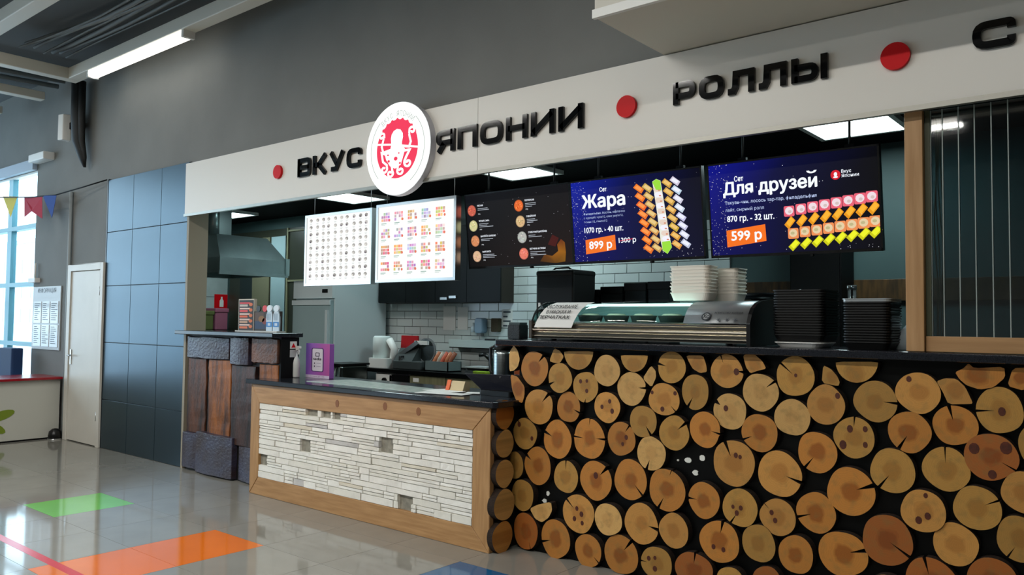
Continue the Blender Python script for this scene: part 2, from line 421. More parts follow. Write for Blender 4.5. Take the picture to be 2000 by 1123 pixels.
# ------------------------------------------------------------------ hall ceiling: beams, lamps, cables
def beam(a0, a1, lab, cat='beam'):
    x0, x1, y0, y1, z0, z1 = a0+a1
    return tag(MB().box(x0, x1, y0, y1, z0, z1).build('ceiling_beam', BEAM, bevel=.008), lab, cat, 'cream beams under the hall ceiling')
BZ = 4.24
beam((-9.78, 4.5, 3.78), (3.92, BZ, BZ+.13), 'cream ceiling beam running along the grey wall above the sign')
beam((-9.92, -9.78, 2.0), (3.92, BZ, BZ+.13), 'cream cross beam meeting the wall beam at the lit tube lamp')
q = Zp(88, 195, BZ); q2 = Zp(60, 35, BZ)
beam((q.x-.14, q.x, -1.0), (q.y, BZ, BZ+.1), 'short cream cross beam ending before the far left wall')
beam((-14, 4.5, q2.y-.14), (q2.y, BZ, BZ+.13), 'cream ceiling beam carrying the second tube lamp, top left corner')
q3 = Zp(5, 222, BZ)
beam((q3.x-.14, q3.x, -1.0), (q3.y, BZ, BZ+.1), 'stub of cream cross beam at the left edge of photo')
TUBE = emis('tube_glow', (255, 252, 240), 3.0)
def tube_lamp(x0, x1, y, z, label, power, vis=True):
    t = thing('tube_lamp', label, 'lamp', ((x0+x1)/2, y, z), 'fluorescent tube lamps of the hall')
    MB().box(x0, x1, y-.05, y+.05, z, z+.03).build('housing', WHITE, t)
    dz = .075
    p = [(y-.055, z), (y-.06, z-.03), (y-.04, z-.065), (y, z-dz), (y+.04, z-.065), (y+.06, z-.03), (y+.055, z)]
    MB().prismx(p, x0+.04, x1-.04).build('diffuser', TUBE, t)
    MB().box(x0, x0+.04, y-.06, y+.06, z-.07, z).build('end_cap', WHITE, t); MB().box(x1-.04, x1, y-.06, y+.06, z-.07, z).build('end_cap', WHITE, t)
    l = bpy.data.lights.new('lamp_light', 'AREA'); l.shape = 'RECTANGLE'; l.size = x1-x0; l.size_y = .12; l.energy = power; l.color = (1, .975, .925)
    lo = bpy.data.objects.new('lamp_light', l); COL.objects.link(lo); place(lo, ((x0+x1)/2, y, z-.085), t)
a = Yp(180, 135, 3.85); b = Yp(370, 62, 3.85)
tube_lamp(a.x, b.x, 3.85, BZ, 'glowing tube lamp on the beam above the blue-grey wall panels', 2.5)
tube_lamp(-11.2, -9.2, q2.y-.07, BZ, 'tube lamp in the top left corner of the photo, mostly cut off', 12)
for k, (x, y, pw_) in enumerate(((-8.2, .4, 110), (-5.0, .4, 105), (-8.2, -3.4, 90), (-4.2, -3.4, 90), (-1.7, .4, 60))):
    tube_lamp(x, x+2.1, y, BZ, ('far tube lamp on the middle hall beam, out of frame', 'near tube lamp on the middle hall beam, out of frame', 'far tube lamp on the rear hall beam, out of frame', 'near tube lamp on the rear hall beam, out of frame', 'added tube lamp at the near end of the middle hall beam, out of frame')[k], pw_)  # last lamp is added to brighten the low counter's end slices
beam((-14, 4.5, .33), (.47, BZ, BZ+.13), 'cream ceiling beam over the middle of the hall, out of frame')
beam((-14, 4.5, -3.47), (-3.33, BZ, BZ+.13), 'cream ceiling beam over the rear of the hall, out of frame')
CAB = mat('cable_dark', (96, 100, 100), .6)
for k in range(7):
    pts = []
    for i in range(14):
        t = i/13; pts.append((-9.75+7*t, 3.74-.055*k+.02*math.sin(9*t+k)-.1*max(0, .25-t)*k, 4.47+.02*math.sin(11*t+k*1.7)+.012*(k % 3)))
    tag(MB().tube(pts, .012+.006*(k % 3), 6).build('ceiling_cable', CAB), ('first', 'second', 'third', 'fourth', 'fifth', 'sixth', 'seventh')[k]+' dark ceiling cable counted from the lit beam', 'cable', 'cables under the hall ceiling')
for k in range(3):
    tag(MB().tube([(-11.2+.16*k, -1, 4.42+.03*k), (-11.1+.16*k, 2, 4.4+.03*k), (-10.9+.2*k, 4.1, 4.42+.03*k)], .03, 6).build('ceiling_pipe', mat('pipe_grey', (120, 128, 130), .5)), ('leftmost', 'middle', 'rightmost')[k]+' grey pipe crossing under the ceiling behind the cross beam', 'pipe', 'pipes under the hall ceiling')
# white bulkhead box above the sign, right
bh = thing('bulkhead_box', 'white box duct hanging above the sign at upper right', 'duct', (.6, 3.72, 3.055))
MB().box(-2.26, 3.6, 3.385, 4.12, 3.06, 4.0).build('body', mat('bulkhead_paint', (206, 202, 190), .55), bh)
MB().box(-2.27, 3.6, 3.375, 3.40, 3.055, 3.10).build('edge_trim', WHITE, bh)
# rolled black cable sleeve with speaker
c = Yp(150, 160, 4.05)
prof = []
sl = MB()
pts = [(c.x, 4.06, BZ+.1), (c.x+.01, 4.06, 3.9), (c.x+.03, 4.07, 3.62), (c.x+.1, 4.1, 3.42), (c.x+.13, 4.12, 3.3)]
for k, (dx, dy, r_) in enumerate(((0, 0, .09), (-.08, .03, .05), (.08, .02, .06))):
    n = 10; ring = []
    v = []; f = []
    for i, p in enumerate(pts):
        rr = r_*(1, 1, .95, .7, .25)[i]; dd = (1, 1, .8, .4, .05)[i]
        for j in range(n):
            t = 2*math.pi*j/n; v.append((p[0]+dx*dd+rr*math.cos(t), p[1]+dy*dd+rr*.7*math.sin(t), p[2]))
    f = [(i*n+j, i*n+(j+1) % n, (i+1)*n+(j+1) % n, (i+1)*n+j) for i in range(len(pts)-1) for j in range(n)]+[list(range(n)), list(range((len(pts)-1)*n, len(pts)*n))]
    sl.add(v, f, 0, True)
tag(sl.build('cable_sleeve', mat('sleeve_black', (24, 27, 28), .6, var=.4, vscale=8)), 'black tapering cable sleeve hanging down the wall from beam corner', 'cable sleeve')
s0 = Yp(121, 247, 4.0)
sp = thing('wall_speaker', 'small white wall speaker beside the black hanging sleeve', 'speaker', (s0.x, 4.0, s0.z-.2))
spm = MB().prismz([(s0.x-.05, 3.97), (s0.x+.05, 3.99), (s0.x+.07, 4.08), (s0.x-.03, 4.1)], s0.z-.17, s0.z+.15); spm.build('cabinet', WHITE, sp, bevel=.01)
MB().box(s0.x+.02, s0.x+.2, 4.06, 4.19, s0.z-.03, s0.z+.05).build('bracket', BLACKM, sp)
# ------------------------------------------------------------------ left of the shop: desk, board, bunting
dk = thing('reception_desk', 'white reception desk with red top beneath the noticeboard', 'desk', (-11.0, 3.0, 0))
a = Xp(60, 738, -10.64)
MB().box(-11.25, -10.66, 1.4, 4.15, .02, a.z-.03).build('body', mat('desk_white', (196, 196, 186), .4), dk)
MB().box(-11.3, -10.60, 1.35, 4.16, a.z-.03, a.z).build('desk_top', mat('desk_red', (150, 24, 34), .25), dk, bevel=.005)
MB().box(-11.2, -10.67, 1.45, 4.14, 0, .03).build('plinth', BLACKM, dk)
for k, (y, z, an) in enumerate(((3.5, .32, .3), (3.42, .2, -.5))):
    p = [(y+math.cos(an)*u-math.sin(an)*v, z+math.sin(an)*u+math.cos(an)*v) for u, v in ell(0, 0, .16, .055, 14)]
    MB().prismx(p, -10.658, -10.655).build('leaf_decal', mat('leaf_green', (120, 140, 40), .5), dk)
pb = Zp(117, 852, 0)
bn = thing('door_stop', 'small black rounded door stop on the floor by the desk end', 'door stop', (-10.56, 4.07, 0))
MB().lathe(-10.56, 4.07, [(.07, 0), (.075, .05), (.065, .1), (.03, .13), (.005, .135)], 14).build('dome', BLACKP, bn)
MB().lathe(-10.56, 4.07, [(.08, 0), (.08, .012)], 14).build('base_ring', ALU, bn)
bag = Yp(44, 722, 4.0)
MBx = MB().prismz(rrect(-11.9, -11.6, 3.85, 4.05, .05), .9, a.z+.22)
bg_ = thing('blue_chair', 'dark blue chair back seen past the red desk top', 'chair', (-11.75, 3.95, 0))
MB().prismz(rrect(-12.0, -11.55, 3.9, 4.04, .025), .62, 1.08).build('backrest', mat('dark_blue_fabric', (22, 52, 92), .7), bg_, bevel=.01)
MB().prismz(rrect(-12.0, -11.55, 3.45, 3.9, .05), .43, .49).build('seat', mat('dark_blue_fabric', (22, 52, 92), .7), bg_)
for x in (-11.95, -11.6):
    for y in (3.5, 3.88): MB().lathe(x, y, [(.014, 0), (.014, .62 if y > 3.8 else .44)], 8).build('leg', BLACKM, bg_)
# noticeboard
nb = thing('noticeboard', 'white noticeboard with six clear paper pockets on grey wall', 'noticeboard', (-11.24, 4.18, 1.07))
b0 = (-11.68, 4.174, 1.07)
MB().box(-11.68, -10.80, 4.174, 4.188, 1.07, 1.885).build('board', mat('board_white', (190, 196, 198), .4), nb, bevel=.002, seg=1)
pr = Print(b0, X_, Z_)
pr.text('ИНФОРМАЦИЯ', .16, .74, .735, (120, 130, 140), 1)
pr.build('heading', print_mat('print_paper', 0), nb)
for i in range(3):
    for j in range(2):
        x = -11.62+.27*i; z = 1.11+.30*j
        pk = MB().box(x, x+.24, 4.166, 4.175, z, z+.28).build('paper_pocket', mat('pocket_clear', (214, 222, 226), .12), nb)
        q = Print((x+.02, 4.166, z+.02), X_, Z_)
        for k in range(9): q.rect(.01, .10+.1*random.random(), .02+k*.026, .03+k*.026, (120, 130, 138), 1)
        q.build('notice_print', print_mat('print_paper', 0), pk)
o = thing('wall_sensor', 'small white sensor box on wall above the noticeboard', 'sensor', (-11.62, 4.15, 1.93))
MB().box(-11.73, -11.5, 4.12, 4.19, 1.94, 2.0).build('case', WHITE, o, bevel=.008); MB().tube([(-11.6, 4.16, 2.0), (-11.6, 4.16, 2.2)], .012).build('stub', WHITE, o)
# bunting
st = [(-9.53, 4.14, 3.09), tuple(Yp(160, 366, 4.1)), tuple(Yp(108, 381, 4.02)), tuple(Yp(60, 385, 4.0)), tuple(Yp(-40, 386, 3.9))]
tag(MB().tube(st, .008, 6).build('bunting_string', BLACKM), 'thin black string of the bunting tied at the cladding corner', 'string')
def flag(pts, m, label):
    q = [Yp(x, y, 4.0) for x, y in pts]; v = []; n = len(q)
    v = [(p.x, 3.996+.012*math.sin(p.x*9), p.z) for p in q]+[(p.x, 3.999+.012*math.sin(p.x*9), p.z) for p in q]
    mb = MB(); mb.add(v, [list(range(n)), list(range(2*n-1, n-1, -1))]+[(i, (i+1) % n, (i+1) % n+n, i+n) for i in range(n)])
    tag(mb.build('bunting_flag', m), label, 'flag', 'bunting flags')
flag([(4, 383), (34, 384), (23, 424)], mat('flag_yellow', (226, 206, 90), .8), 'yellow triangular bunting flag at the left edge')
flag([(46, 385), (81, 384), (81, 427), (64, 413), (47, 424)], mat('flag_red', (176, 36, 60), .8), 'red swallow-tailed bunting flag between yellow and blue ones')
flag([(82, 382), (112, 382), (104, 426)], mat('flag_blue', (24, 64, 140), .8), 'blue triangular bunting flag nearest the white door')

# ------------------------------------------------------------------ fascia sign
FYF = 4.1
fs = thing('fascia_sign', 'long white fascia board with black raised letters and red dots', 'sign', (-3.5, 4.14, 2.53))
for k, (x0, x1) in enumerate(((-7.66, -3.704), (-3.701, .35), (.353, 3.6))):
    MB().box(x0, x1, FYF, FYF+.07, 2.535, 3.052).build('panel', WHITEP, fs)
MB().box(-7.66, 3.6, FYF-.012, FYF+.02, 2.515, 2.54).build('bottom_trim', mat('fascia_trim', (150, 148, 140), .3, .6), fs)
LET = mat('black_acrylic', (7, 7, 8), .06, spec=.4)
def rpath(pts, r, closed=False, n=4):
    out = []; m = len(pts)
    for i, p in enumerate(pts):
        if not closed and i in (0, m-1): out.append(p); continue
        a, b, c = Vector(pts[i-1]), Vector(p), Vector(pts[(i+1) % m])
        d1 = (a-b); d2 = (c-b); k = min(r, d1.length*.49, d2.length*.49)
        p1 = b+d1.normalized()*k; p2 = b+d2.normalized()*k
        for j in range(n+1):
            t = j/n; q = p1*(1-t)**2+b*2*t*(1-t)+p2*t*t; out.append((q.x, q.y))
    return out
def strokes(ch, w, h, t):
    a = t/2; r = h*.32; W = w-a; H = h-a; m = h*.5
    O = lambda: (rpath([(a, a), (W, a), (W, H), (a, H)], r, True), True)
    if ch == 'О': return [O()]
    if ch == 'С': return [(rpath([(W, h*.36), (W, a), (a, a), (a, H), (W, H), (W, h*.64)], r), False)]
    if ch == 'В': return [(rpath([(a, a), (W, a), (W, H), (a, H)], r*.5, True), True), ([(a, 0), (a, h)], False), ([(a, m), (W, m)], False)]
    if ch == 'К': return [([(a, 0), (a, h)], False), ([(a, m), (w*.45, m)], False), ([(w*.38, m*.95), (w-a*1.1, h)], False), ([(w*.38, m*1.05), (w-a*1.1, 0)], False)]
    if ch == 'У': return [([(a*1.1, h), (w*.5, h*.36)], False), ([(w-a*1.1, h), (w*.46, a), (w*.15, a)], False)]
    if ch == 'Я': return [([(W, 0), (W, h)], False), (rpath([(W, H), (a, H), (a, h*.42), (W, h*.42)], r*.7), False), ([(w*.42, h*.40), (a*1.2, 0)], False)]
    if ch == 'П': return [([(a, 0), (a, H), (W, H), (W, 0)], False)]
    if ch == 'Н': return [([(a, 0), (a, h)], False), ([(W, 0), (W, h)], False), ([(a, m), (W, m)], False)]
    if ch == 'И': return [([(a, 0), (a, h)], False), ([(W, 0), (W, h)], False), ([(a, h*.14), (W, h*.86)], False)]
    if ch == 'Р': return [([(a, 0), (a, h)], False), (rpath([(a, H), (W, H), (W, h*.36), (a, h*.36)], r*.7), False)]
    if ch == 'Л': return [([(W, 0), (W, H), (w*.30, H), (w*.28, h*.3), (w*.2, a), (0, a)], False)]
    if ch == 'Ы': return [([(a, 0), (a, h)], False), (rpath([(a, h*.6), (w*.66, h*.6), (w*.66, a), (a, a)], r*.7), False), ([(W, 0), (W, h)], False)]
    return []
def word(s, x0, x1, z0, h, widths, t):
    tot = sum(widths)+.18*(len(s)-1); u = (x1-x0)/tot; x = x0
    for ch, wd in zip(s, widths):
        mb = MB()
        for p, cl in strokes(ch, wd*u, h, t): mb.ribbon([(x+q[0], z0+q[1]) for q in p], t, FYF-.02, FYF, cl)
        mb.build('letter', LET, fs); x += (wd+.18)*u
word('ВКУС', -5.755, -4.925, 2.708, .158, [1, 1.05, 1.1, 1], .037)
word('ЯПОНИИ', -4.09, -2.808, 2.708, .158, [1, 1, 1.1, 1, 1.05, 1.05], .038)
word('РОЛЛЫ', -2.185, -1.32, 2.745, .128, [1, 1.08, 1.1, 1.1, 1.35], .034)
word('СУ', -.678, -.30, 2.745, .125, [1, 1.05], .034)
for x, r_ in ((-6.052, .06), (-2.497, .066), (-1.003, .066)):
    MB().prism(ell(x, 2.79, r_, r_, 28), FYF-.022, FYF).build('red_dot', RED, fs)

# round illuminated sign with the octopus emblem
LX, LZ, LR = -4.459, 2.783, .352
rs = thing('round_sign', 'round glowing white sign with red octopus emblem on the fascia', 'sign', (LX, 4.05, LZ-LR))
MB().prism(ell(LX, LZ, LR, LR, 56), 4.045, 4.099, mside=0, smooth=False).build('rim', mat('sign_rim', (206, 206, 214), .4), rs)
SG = emis('sign_white_lit', (250, 255, 250), 1.15); SRD = emis('sign_red_lit', (250, 70, 100), .9); SGR = emis('sign_grey_lit', (176, 186, 180), .9)
MB().prism(ell(LX, LZ, LR-.004, LR-.004, 56), 4.04, 4.046).build('face', SG, rs)
EMR = .224
def E(cx, cy): return (LX+(cx-318)/252*EMR, LZ+(575-cy)/380*EMR)
edge = []
for i in range(72):
    a = 2*math.pi*i/72; k = 1.0
    if math.sin(a) > .45: k = 1+(.035 if i % 3 == 0 else -.02)
    edge.append((LX+EMR*k*math.cos(a), LZ+EMR*k*math.sin(a)))
MB().prism(edge, 4.037, 4.041).build('emblem_disc', SRD, rs)
oc = MB()
y0, y1 = 4.034, 4.038
oc.prism([E(*p) for p in [(252, 520), (246, 440), (255, 385), (280, 345), (320, 325), (360, 340), (388, 390), (392, 440), (380, 500), (380, 540), (420, 600), (400, 680), (370, 790), (300, 830), (240, 790), (190, 700), (170, 620), (240, 580)]][::-1], y0, y1)
def arm(pts, t):
    oc.ribbon([E(*p) for p in pts], t, y0-.0004*len(oc.f)/40, y1)
def spiral(cx, cy, r0, turns, a0, sgn=1):
    return [(cx+(r0*(1-.72*i/16))*math.cos(a0+sgn*turns*2*math.pi*i/16), cy+(r0*(1-.72*i/16))*1.3*math.sin(a0+sgn*turns*2*math.pi*i/16)) for i in range(17)]
arm([(60, 478), (260, 515), (400, 555), (585, 605)], .014)
arm([(250, 580), (150, 600), (130, 520), (150, 430), (160, 370)]+spiral(128, 385, 36, 1.0, 0, -1), .017)
arm([(400, 560), (470, 580), (490, 520), (470, 430), (470, 370)]+spiral(505, 380, 38, 1.0, math.pi, 1), .017)
arm([(200, 640), (130, 600), (150, 720), (200, 770)]+spiral(165, 820, 42, 1.0, -.6, 1), .016)
arm([(260, 780), (270, 850)]+spiral(243, 885, 38, 1.0, 0, 1), .015)
arm([(340, 780), (335, 850)]+spiral(372, 868, 40, 1.0, math.pi, -1), .015)
arm([(400, 620), (480, 620), (440, 700), (420, 750)]+spiral(460, 780, 42, 1.0, math.pi, -1), .016)
oc.build('octopus', SG, rs)
dots = MB()
for cx, cy, r_ in ((225, 725, 14), (312, 705, 22), (365, 770, 12), (215, 645, 10), (350, 640, 8)): dots.prism([E(*p) for p in ell(cx, cy, r_, r_*1.2, 8)][::-1], 4.031, 4.0335)
dots.build('octopus_mark', SRD, rs)
ring = MB(); ring.ribbon(ell(LX, LZ, .292, .292, 40, math.radians(-60), math.radians(48)), .004, 4.038, 4.041); ring.ribbon(ell(LX, LZ, .292, .292, 40, math.radians(132), math.radians(225)), .004, 4.038, 4.041); ring.build('ring_line', SGR, rs)
arc = Print((LX, 4.04, LZ), X_, Z_)
s = 'ВКУС ЯПОНИИ'
for i, ch in enumerate(s):
    if ch == ' ': continue
    vs, fs_, xa, xb = text_mesh(ch, 0); a = math.radians(128-i*7.7); k = .055
    cs, sn = math.cos(a-math.pi/2), math.sin(a-math.pi/2)
    pts = [((x-(xa+xb)/2)*k*.8, y*k+.245) for x, y in vs]
    arc.poly([(x*cs-y*sn, x*sn+y*cs) for x, y in pts], (168, 178, 172), 1, fs_)
arc.build('arc_lettering', print_mat('print_sign', .9), rs)
# ------------------------------------------------------------------ log counter
BARK = mat('bark', (52, 34, 20), .9, var=.5, vscale=30, vcol=(24, 16, 10), bump=.5, bscale=60)
def log_mat():
    m = bpy.data.materials.new('log_end_grain'); m.use_nodes = True; nt = m.node_tree; N = nt.nodes; L = nt.links
    b = N['Principled BSDF']; b.inputs['Roughness'].default_value = .45; b.inputs['Specular IOR Level'].default_value = .35
    tc = N.new('ShaderNodeTexCoord'); oi = N.new('ShaderNodeObjectInfo')
    sep = N.new('ShaderNodeSeparateXYZ'); cmb = N.new('ShaderNodeCombineXYZ'); L.new(tc.outputs['Object'], sep.inputs[0])
    L.new(sep.outputs[0], cmb.inputs[0]); L.new(sep.outputs[2], cmb.inputs[1]); L.new(oi.outputs['Random'], cmb.inputs[2])
    off = N.new('ShaderNodeVectorMath'); off.operation = 'MULTIPLY_ADD'; off.inputs[1].default_value = (1, 1, 40); off.inputs[2].default_value = (0, 0, 0); L.new(cmb.outputs[0], off.inputs[0])
    nz = N.new('ShaderNodeTexNoise'); nz.inputs['Scale'].default_value = 1.6; nz.inputs['Detail'].default_value = 3; L.new(off.outputs[0], nz.inputs['Vector'])
    xy = N.new('ShaderNodeCombineXYZ'); L.new(sep.outputs[0], xy.inputs[0]); L.new(sep.outputs[2], xy.inputs[1])
    ln = N.new('ShaderNodeVectorMath'); ln.operation = 'LENGTH'; L.new(xy.outputs[0], ln.inputs[0])
    ad = N.new('ShaderNodeMath'); ad.operation = 'MULTIPLY_ADD'; ad.inputs[1].default_value = .5; L.new(nz.outputs[0], ad.inputs[0]); L.new(ln.outputs['Value'], ad.inputs[2])
    hr = N.new('ShaderNodeValToRGB'); e = hr.color_ramp.elements   # heartwood
    e[0].position = .58; e[0].color = (1, 1, 1, 1); e[1].position = .74; e[1].color = (0, 0, 0, 1); L.new(ad.outputs[0], hr.inputs[0])
    # rings
    mu = N.new('ShaderNodeMath'); mu.operation = 'MULTIPLY'; mu.inputs[1].default_value = 75; L.new(ad.outputs[0], mu.inputs[0])
    sn = N.new('ShaderNodeMath'); sn.operation = 'SINE'; L.new(mu.outputs[0], sn.inputs[0])
    # greenish-grey weather stain blotches
    n2 = N.new('ShaderNodeTexNoise'); n2.inputs['Scale'].default_value = 2.6; n2.inputs['Detail'].default_value = 4
    o2 = N.new('ShaderNodeVectorMath'); o2.operation = 'ADD'; o2.inputs[1].default_value = (9, 4, 2); L.new(off.outputs[0], o2.inputs[0]); L.new(o2.outputs[0], n2.inputs['Vector'])
    sr = N.new('ShaderNodeValToRGB'); sr.color_ramp.elements[0].position = .5; sr.color_ramp.elements[1].position = .7; L.new(n2.outputs[0], sr.inputs[0])
    base = oi.outputs['Color']
    def mix(f, a, bcol, typ='MIX'):
        x = N.new('ShaderNodeMix'); x.data_type = 'RGBA'; x.blend_type = typ
        if isinstance(f, (int, float)): x.inputs[0].default_value = f
        else: L.new(f, x.inputs[0])
        L.new(a, x.inputs[6])
        if isinstance(bcol, tuple): x.inputs[7].default_value = bcol
        else: L.new(bcol, x.inputs[7])
        return x.outputs[2]
    hm = N.new('ShaderNodeMath'); hm.operation = 'MULTIPLY'; L.new(hr.outputs[0], hm.inputs[0]); L.new(oi.outputs['Alpha'], hm.inputs[1])
    c1 = mix(hm.outputs[0], base, (.58, .44, .30, 1), 'MULTIPLY')
    s2 = N.new('ShaderNodeMath'); s2.operation = 'MULTIPLY'; s2.inputs[1].default_value = .35; L.new(sr.outputs[0], s2.inputs[0])
    c2 = mix(s2.outputs[0], c1, lin((120, 104, 60)))
    rg = N.new('ShaderNodeMath'); rg.operation = 'MULTIPLY_ADD'; rg.inputs[1].default_value = .05; rg.inputs[2].default_value = .06; L.new(sn.outputs[0], rg.inputs[0])
    c3 = mix(rg.outputs[0], c2, lin((96, 60, 22)))
    L.new(c3, b.inputs['Base Color'])
    bp = N.new('ShaderNodeBump'); bp.inputs['Strength'].default_value = .15; bp.inputs['Distance'].default_value = .004; L.new(n2.outputs[0], bp.inputs['Height']); L.new(bp.outputs[0], b.inputs['Normal'])
    return m
LOGM = log_mat(); KNOT = mat('knot_brown', (92, 40, 18), .5, var=.5, vscale=30, vcol=(54, 22, 10))
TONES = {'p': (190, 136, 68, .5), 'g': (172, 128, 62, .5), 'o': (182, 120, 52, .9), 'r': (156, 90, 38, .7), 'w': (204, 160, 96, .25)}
CAPY = 4.165; BODY = 4.215
lc = thing('log_counter', 'tall black counter front covered with round log slices', 'counter', (-1.2, 4.4, 0))
MB().box(-3.40, 1.6, BODY, 4.72, 0, 1.335).build('body', BLACK, lc)
PLACED = []
def add_log(c, rx, rz, tone, crack=(), knots=(), parent=lc, plane='Y', poly=None, depth=None):
    """c: world centre on the cap plane; unit outline scaled by rx, rz; crack = list of (angle deg, depth, halfwidth)"""
    rnd = random.Random(int(c[0]*1e4)*31+int(c[2]*1e4))
    if poly is None:
        n = 40; ph = [rnd.random()*6.28 for _ in range(4)]; am = [.012, .018, .012, .008]
        out = []
        cr = [(math.radians(a), d, hw) for a, d, hw in crack]
        for i in range(n):
            a = 2*math.pi*i/n; r_ = 1+sum(am[k]*math.sin((k+2)*a+ph[k]) for k in range(4))
            skip = False
            for ca, d, hw in cr:
                da = (a-ca+math.pi) % (2*math.pi)-math.pi
                if abs(da) < hw*1.1: skip = True
            if not skip: out.append((a, r_))
        for ca, d, hw in cr:
            ca %= 2*math.pi
            out += [((ca-hw) % (2*math.pi), 1.0, 0), ((ca+hw) % (2*math.pi), 1.0, 2), (ca, 1-d, 1)]
        # order by angle with the crack tip between its lips
        out = sorted(out, key=lambda t: t[0])
        pts = [(t[1]*math.cos(t[0]+(.05 if len(t) > 2 and t[2] == 1 else 0)), t[1]*math.sin(t[0]+(.05 if len(t) > 2 and t[2] == 1 else 0))) for t in out]
    else: pts = poly
    y0 = rnd.uniform(-.008, .006); back = BODY-CAPY if depth is None else depth
    n = len(pts)
    me = bpy.data.meshes.new('log_slice')
    if plane == 'Y':
        V = [(x, y0, z) for x, z in pts]+[(x*.985, y0-.0, z*.985) for x, z in pts]+[(x*1.01, back, z*1.01) for x, z in pts]
    else:
        # disc on a face pointing +X: outline runs along y; front at +x
        V = [(-y0, x, z) for x, z in pts]+[(-y0, x*.985, z*.985) for x, z in pts]+[(-back, x*1.01, z*1.01) for x, z in pts]
    ordr = list(range(n)) if plane == 'Y' else list(range(n))
    fs_ = [ordr]+[(i, i+2*n, (i+1) % n+2*n, (i+1) % n) for i in range(n)]
    me.from_pydata(V, [], fs_); me.materials.append(LOGM); me.materials.append(BARK)
    me.polygons.foreach_set('material_index', [0]+[1]*n); me.update()
    bm = bmesh.new(); bm.from_mesh(me); bmesh.ops.delete(bm, geom=[v for v in bm.verts if not v.link_faces], context='VERTS')
    # face normal must point to the viewer
    cap = [f for f in bm.faces if f.material_index == 0][0]; cap.normal_update()
    want = Vector((0, -1, 0)) if plane == 'Y' else Vector((1, 0, 0))
    if cap.normal.dot(want) < 0: bmesh.ops.reverse_faces(bm, faces=bm.faces)
    bm.to_mesh(me); bm.free()
    o = bpy.data.objects.new('log_slice', me); COL.objects.link(o); place(o, c, parent)
    o.scale = (rx, 1, rz) if plane == 'Y' else (1, rx, rz)
    t = TONES[tone]; j = rnd.uniform(.93, 1.06); cl = lin((t[0]*j, t[1]*j, t[2]*j)); o.color = (cl[0], cl[1], cl[2], t[3])
    for (kx, kz, kr) in knots:
        kk = ell(0, 0, kr*rx, kr*rz*1.25, 10)
        mb = MB()
        if plane == 'Y': mb.prism([(c[0]+kx*rx+p[0], c[2]+kz*rz+p[1]) for p in kk], c[1]+y0-.0012, c[1]+y0+.001)
        k_ = mb.build('knot', KNOT); k_.parent = o
        wp = WPOS[k_.name]; d = wp-Vector(c); k_.location = (d.x/rx, d.y, d.z/rz); k_.scale = (1/rx, 1, 1/rz)
    return o
def LG(off, s, rows):
    for row in rows:
        (x, y, rx, ry), tone = row[0], row[1]; cr = row[2] if len(row) > 2 else (); kn = row[3] if len(row) > 3 else ()
        px, py = off[0]+x/s, off[1]+y/s
        c = Yp(px, py, CAPY); e = Yp(px+rx/s, py, CAPY); e0 = Yp(px-rx/s, py, CAPY); tp_ = Yp(px, py-ry/s, CAPY); bt = Yp(px, py+ry/s, CAPY)
        RX = (e.x-e0.x)/2*.985; RZ = (tp_.z-bt.z)/2*.985
        PLACED.append((c.x, c.z, max(RX, RZ)))
        add_log((c.x, CAPY, c.z), RX, RZ, tone, [(a, d, hw) for a, d, hw in cr], kn)
def LP(off, s, polys):
    for pts, tone in polys:
        q = [Yp(off[0]+x/s, off[1]+y/s, CAPY) for x, y in pts]
        cx = sum(p.x for p in q)/len(q); cz = sum(p.z for p in q)/len(q); R = max(math.hypot(p.x-cx, p.z-cz) for p in q)
        pl = [((p.x-cx)/R, (p.z-cz)/R) for p in q]
        # soften the outline
        sm = []
        for i in range(len(pl)):
            a, b, c_ = pl[i-1], pl[i], pl[(i+1) % len(pl)]
            sm += [(b[0]+(a[0]-b[0])*.15, b[1]+(a[1]-b[1])*.15), (b[0]+(c_[0]-b[0])*.15, b[1]+(c_[1]-b[1])*.15)]
        PLACED.append((cx, cz, R*.9)); add_log((cx, CAPY, cz), R, R, tone, poly=sm)
def halfmoon(cx, cy, rx, ry): return [(cx+rx*math.cos(a), cy+ry*math.sin(a)) for a in [math.pi*i/12 for i in range(13)]]
K = .09
A = (940, 660); sA = 4.545
LG(A, sA, [
 ((470, 272, 122, 155), 'o', [(50, .55, K)]), ((705, 355, 107, 133), 'g', [(208, .5, K)]), ((930, 435, 113, 138), 'g', [(268, .25, .05)], [(-.4, .35, .12), (.1, .4, .1), (.1, -.25, .12)]),
 ((1120, 290, 115, 142), 'w'), ((1330, 450, 127, 152), 'w', [(5, .55, K*.8)]), ((1685, 262, 126, 143), 'g', [(168, .6, K)]),
 ((510, 610, 127, 158), 'p', [(48, .65, K)]), ((770, 615, 104, 137), 'o', [(-18, .6, .07)]), ((1120, 615, 115, 140), 'p', [], [(.2, .4, .12), (-.4, 0, .12), (.4, -.22, .14)]),
 ((1625, 545, 138, 147), 'p', [(-42, .45, .04)], [(-.78, .38, .1), (.72, .42, .11), (-.1, -.6, .13)]), ((1895, 480, 122, 160), 'g', [(238, .65, K)]),
 ((385, 850, 105, 142), 'g', [(128, .35, .05)], [(-.5, .55, .14), (.6, -.25, .12)]), ((680, 900, 125, 172), 'o', [(160, .6, K)]), ((955, 895, 140, 180), 'o', [(178, .65, .05), (3, .6, .06), (88, .35, .03)]),
 ((1245, 895, 125, 152), 'o', [(55, .5, .06)], [(.35, .12, .12), (.1, -.3, .1)]), ((1440, 740, 122, 142), 'g', [(-55, .7, K)]), ((1710, 845, 135, 155), 'g', [(40, .7, K)]),
 ((1510, 1025, 130, 152), 'w', [(252, .6, K)]), ((1987, 812, 137, 162), 'o', [(-10, .6, .06)])])
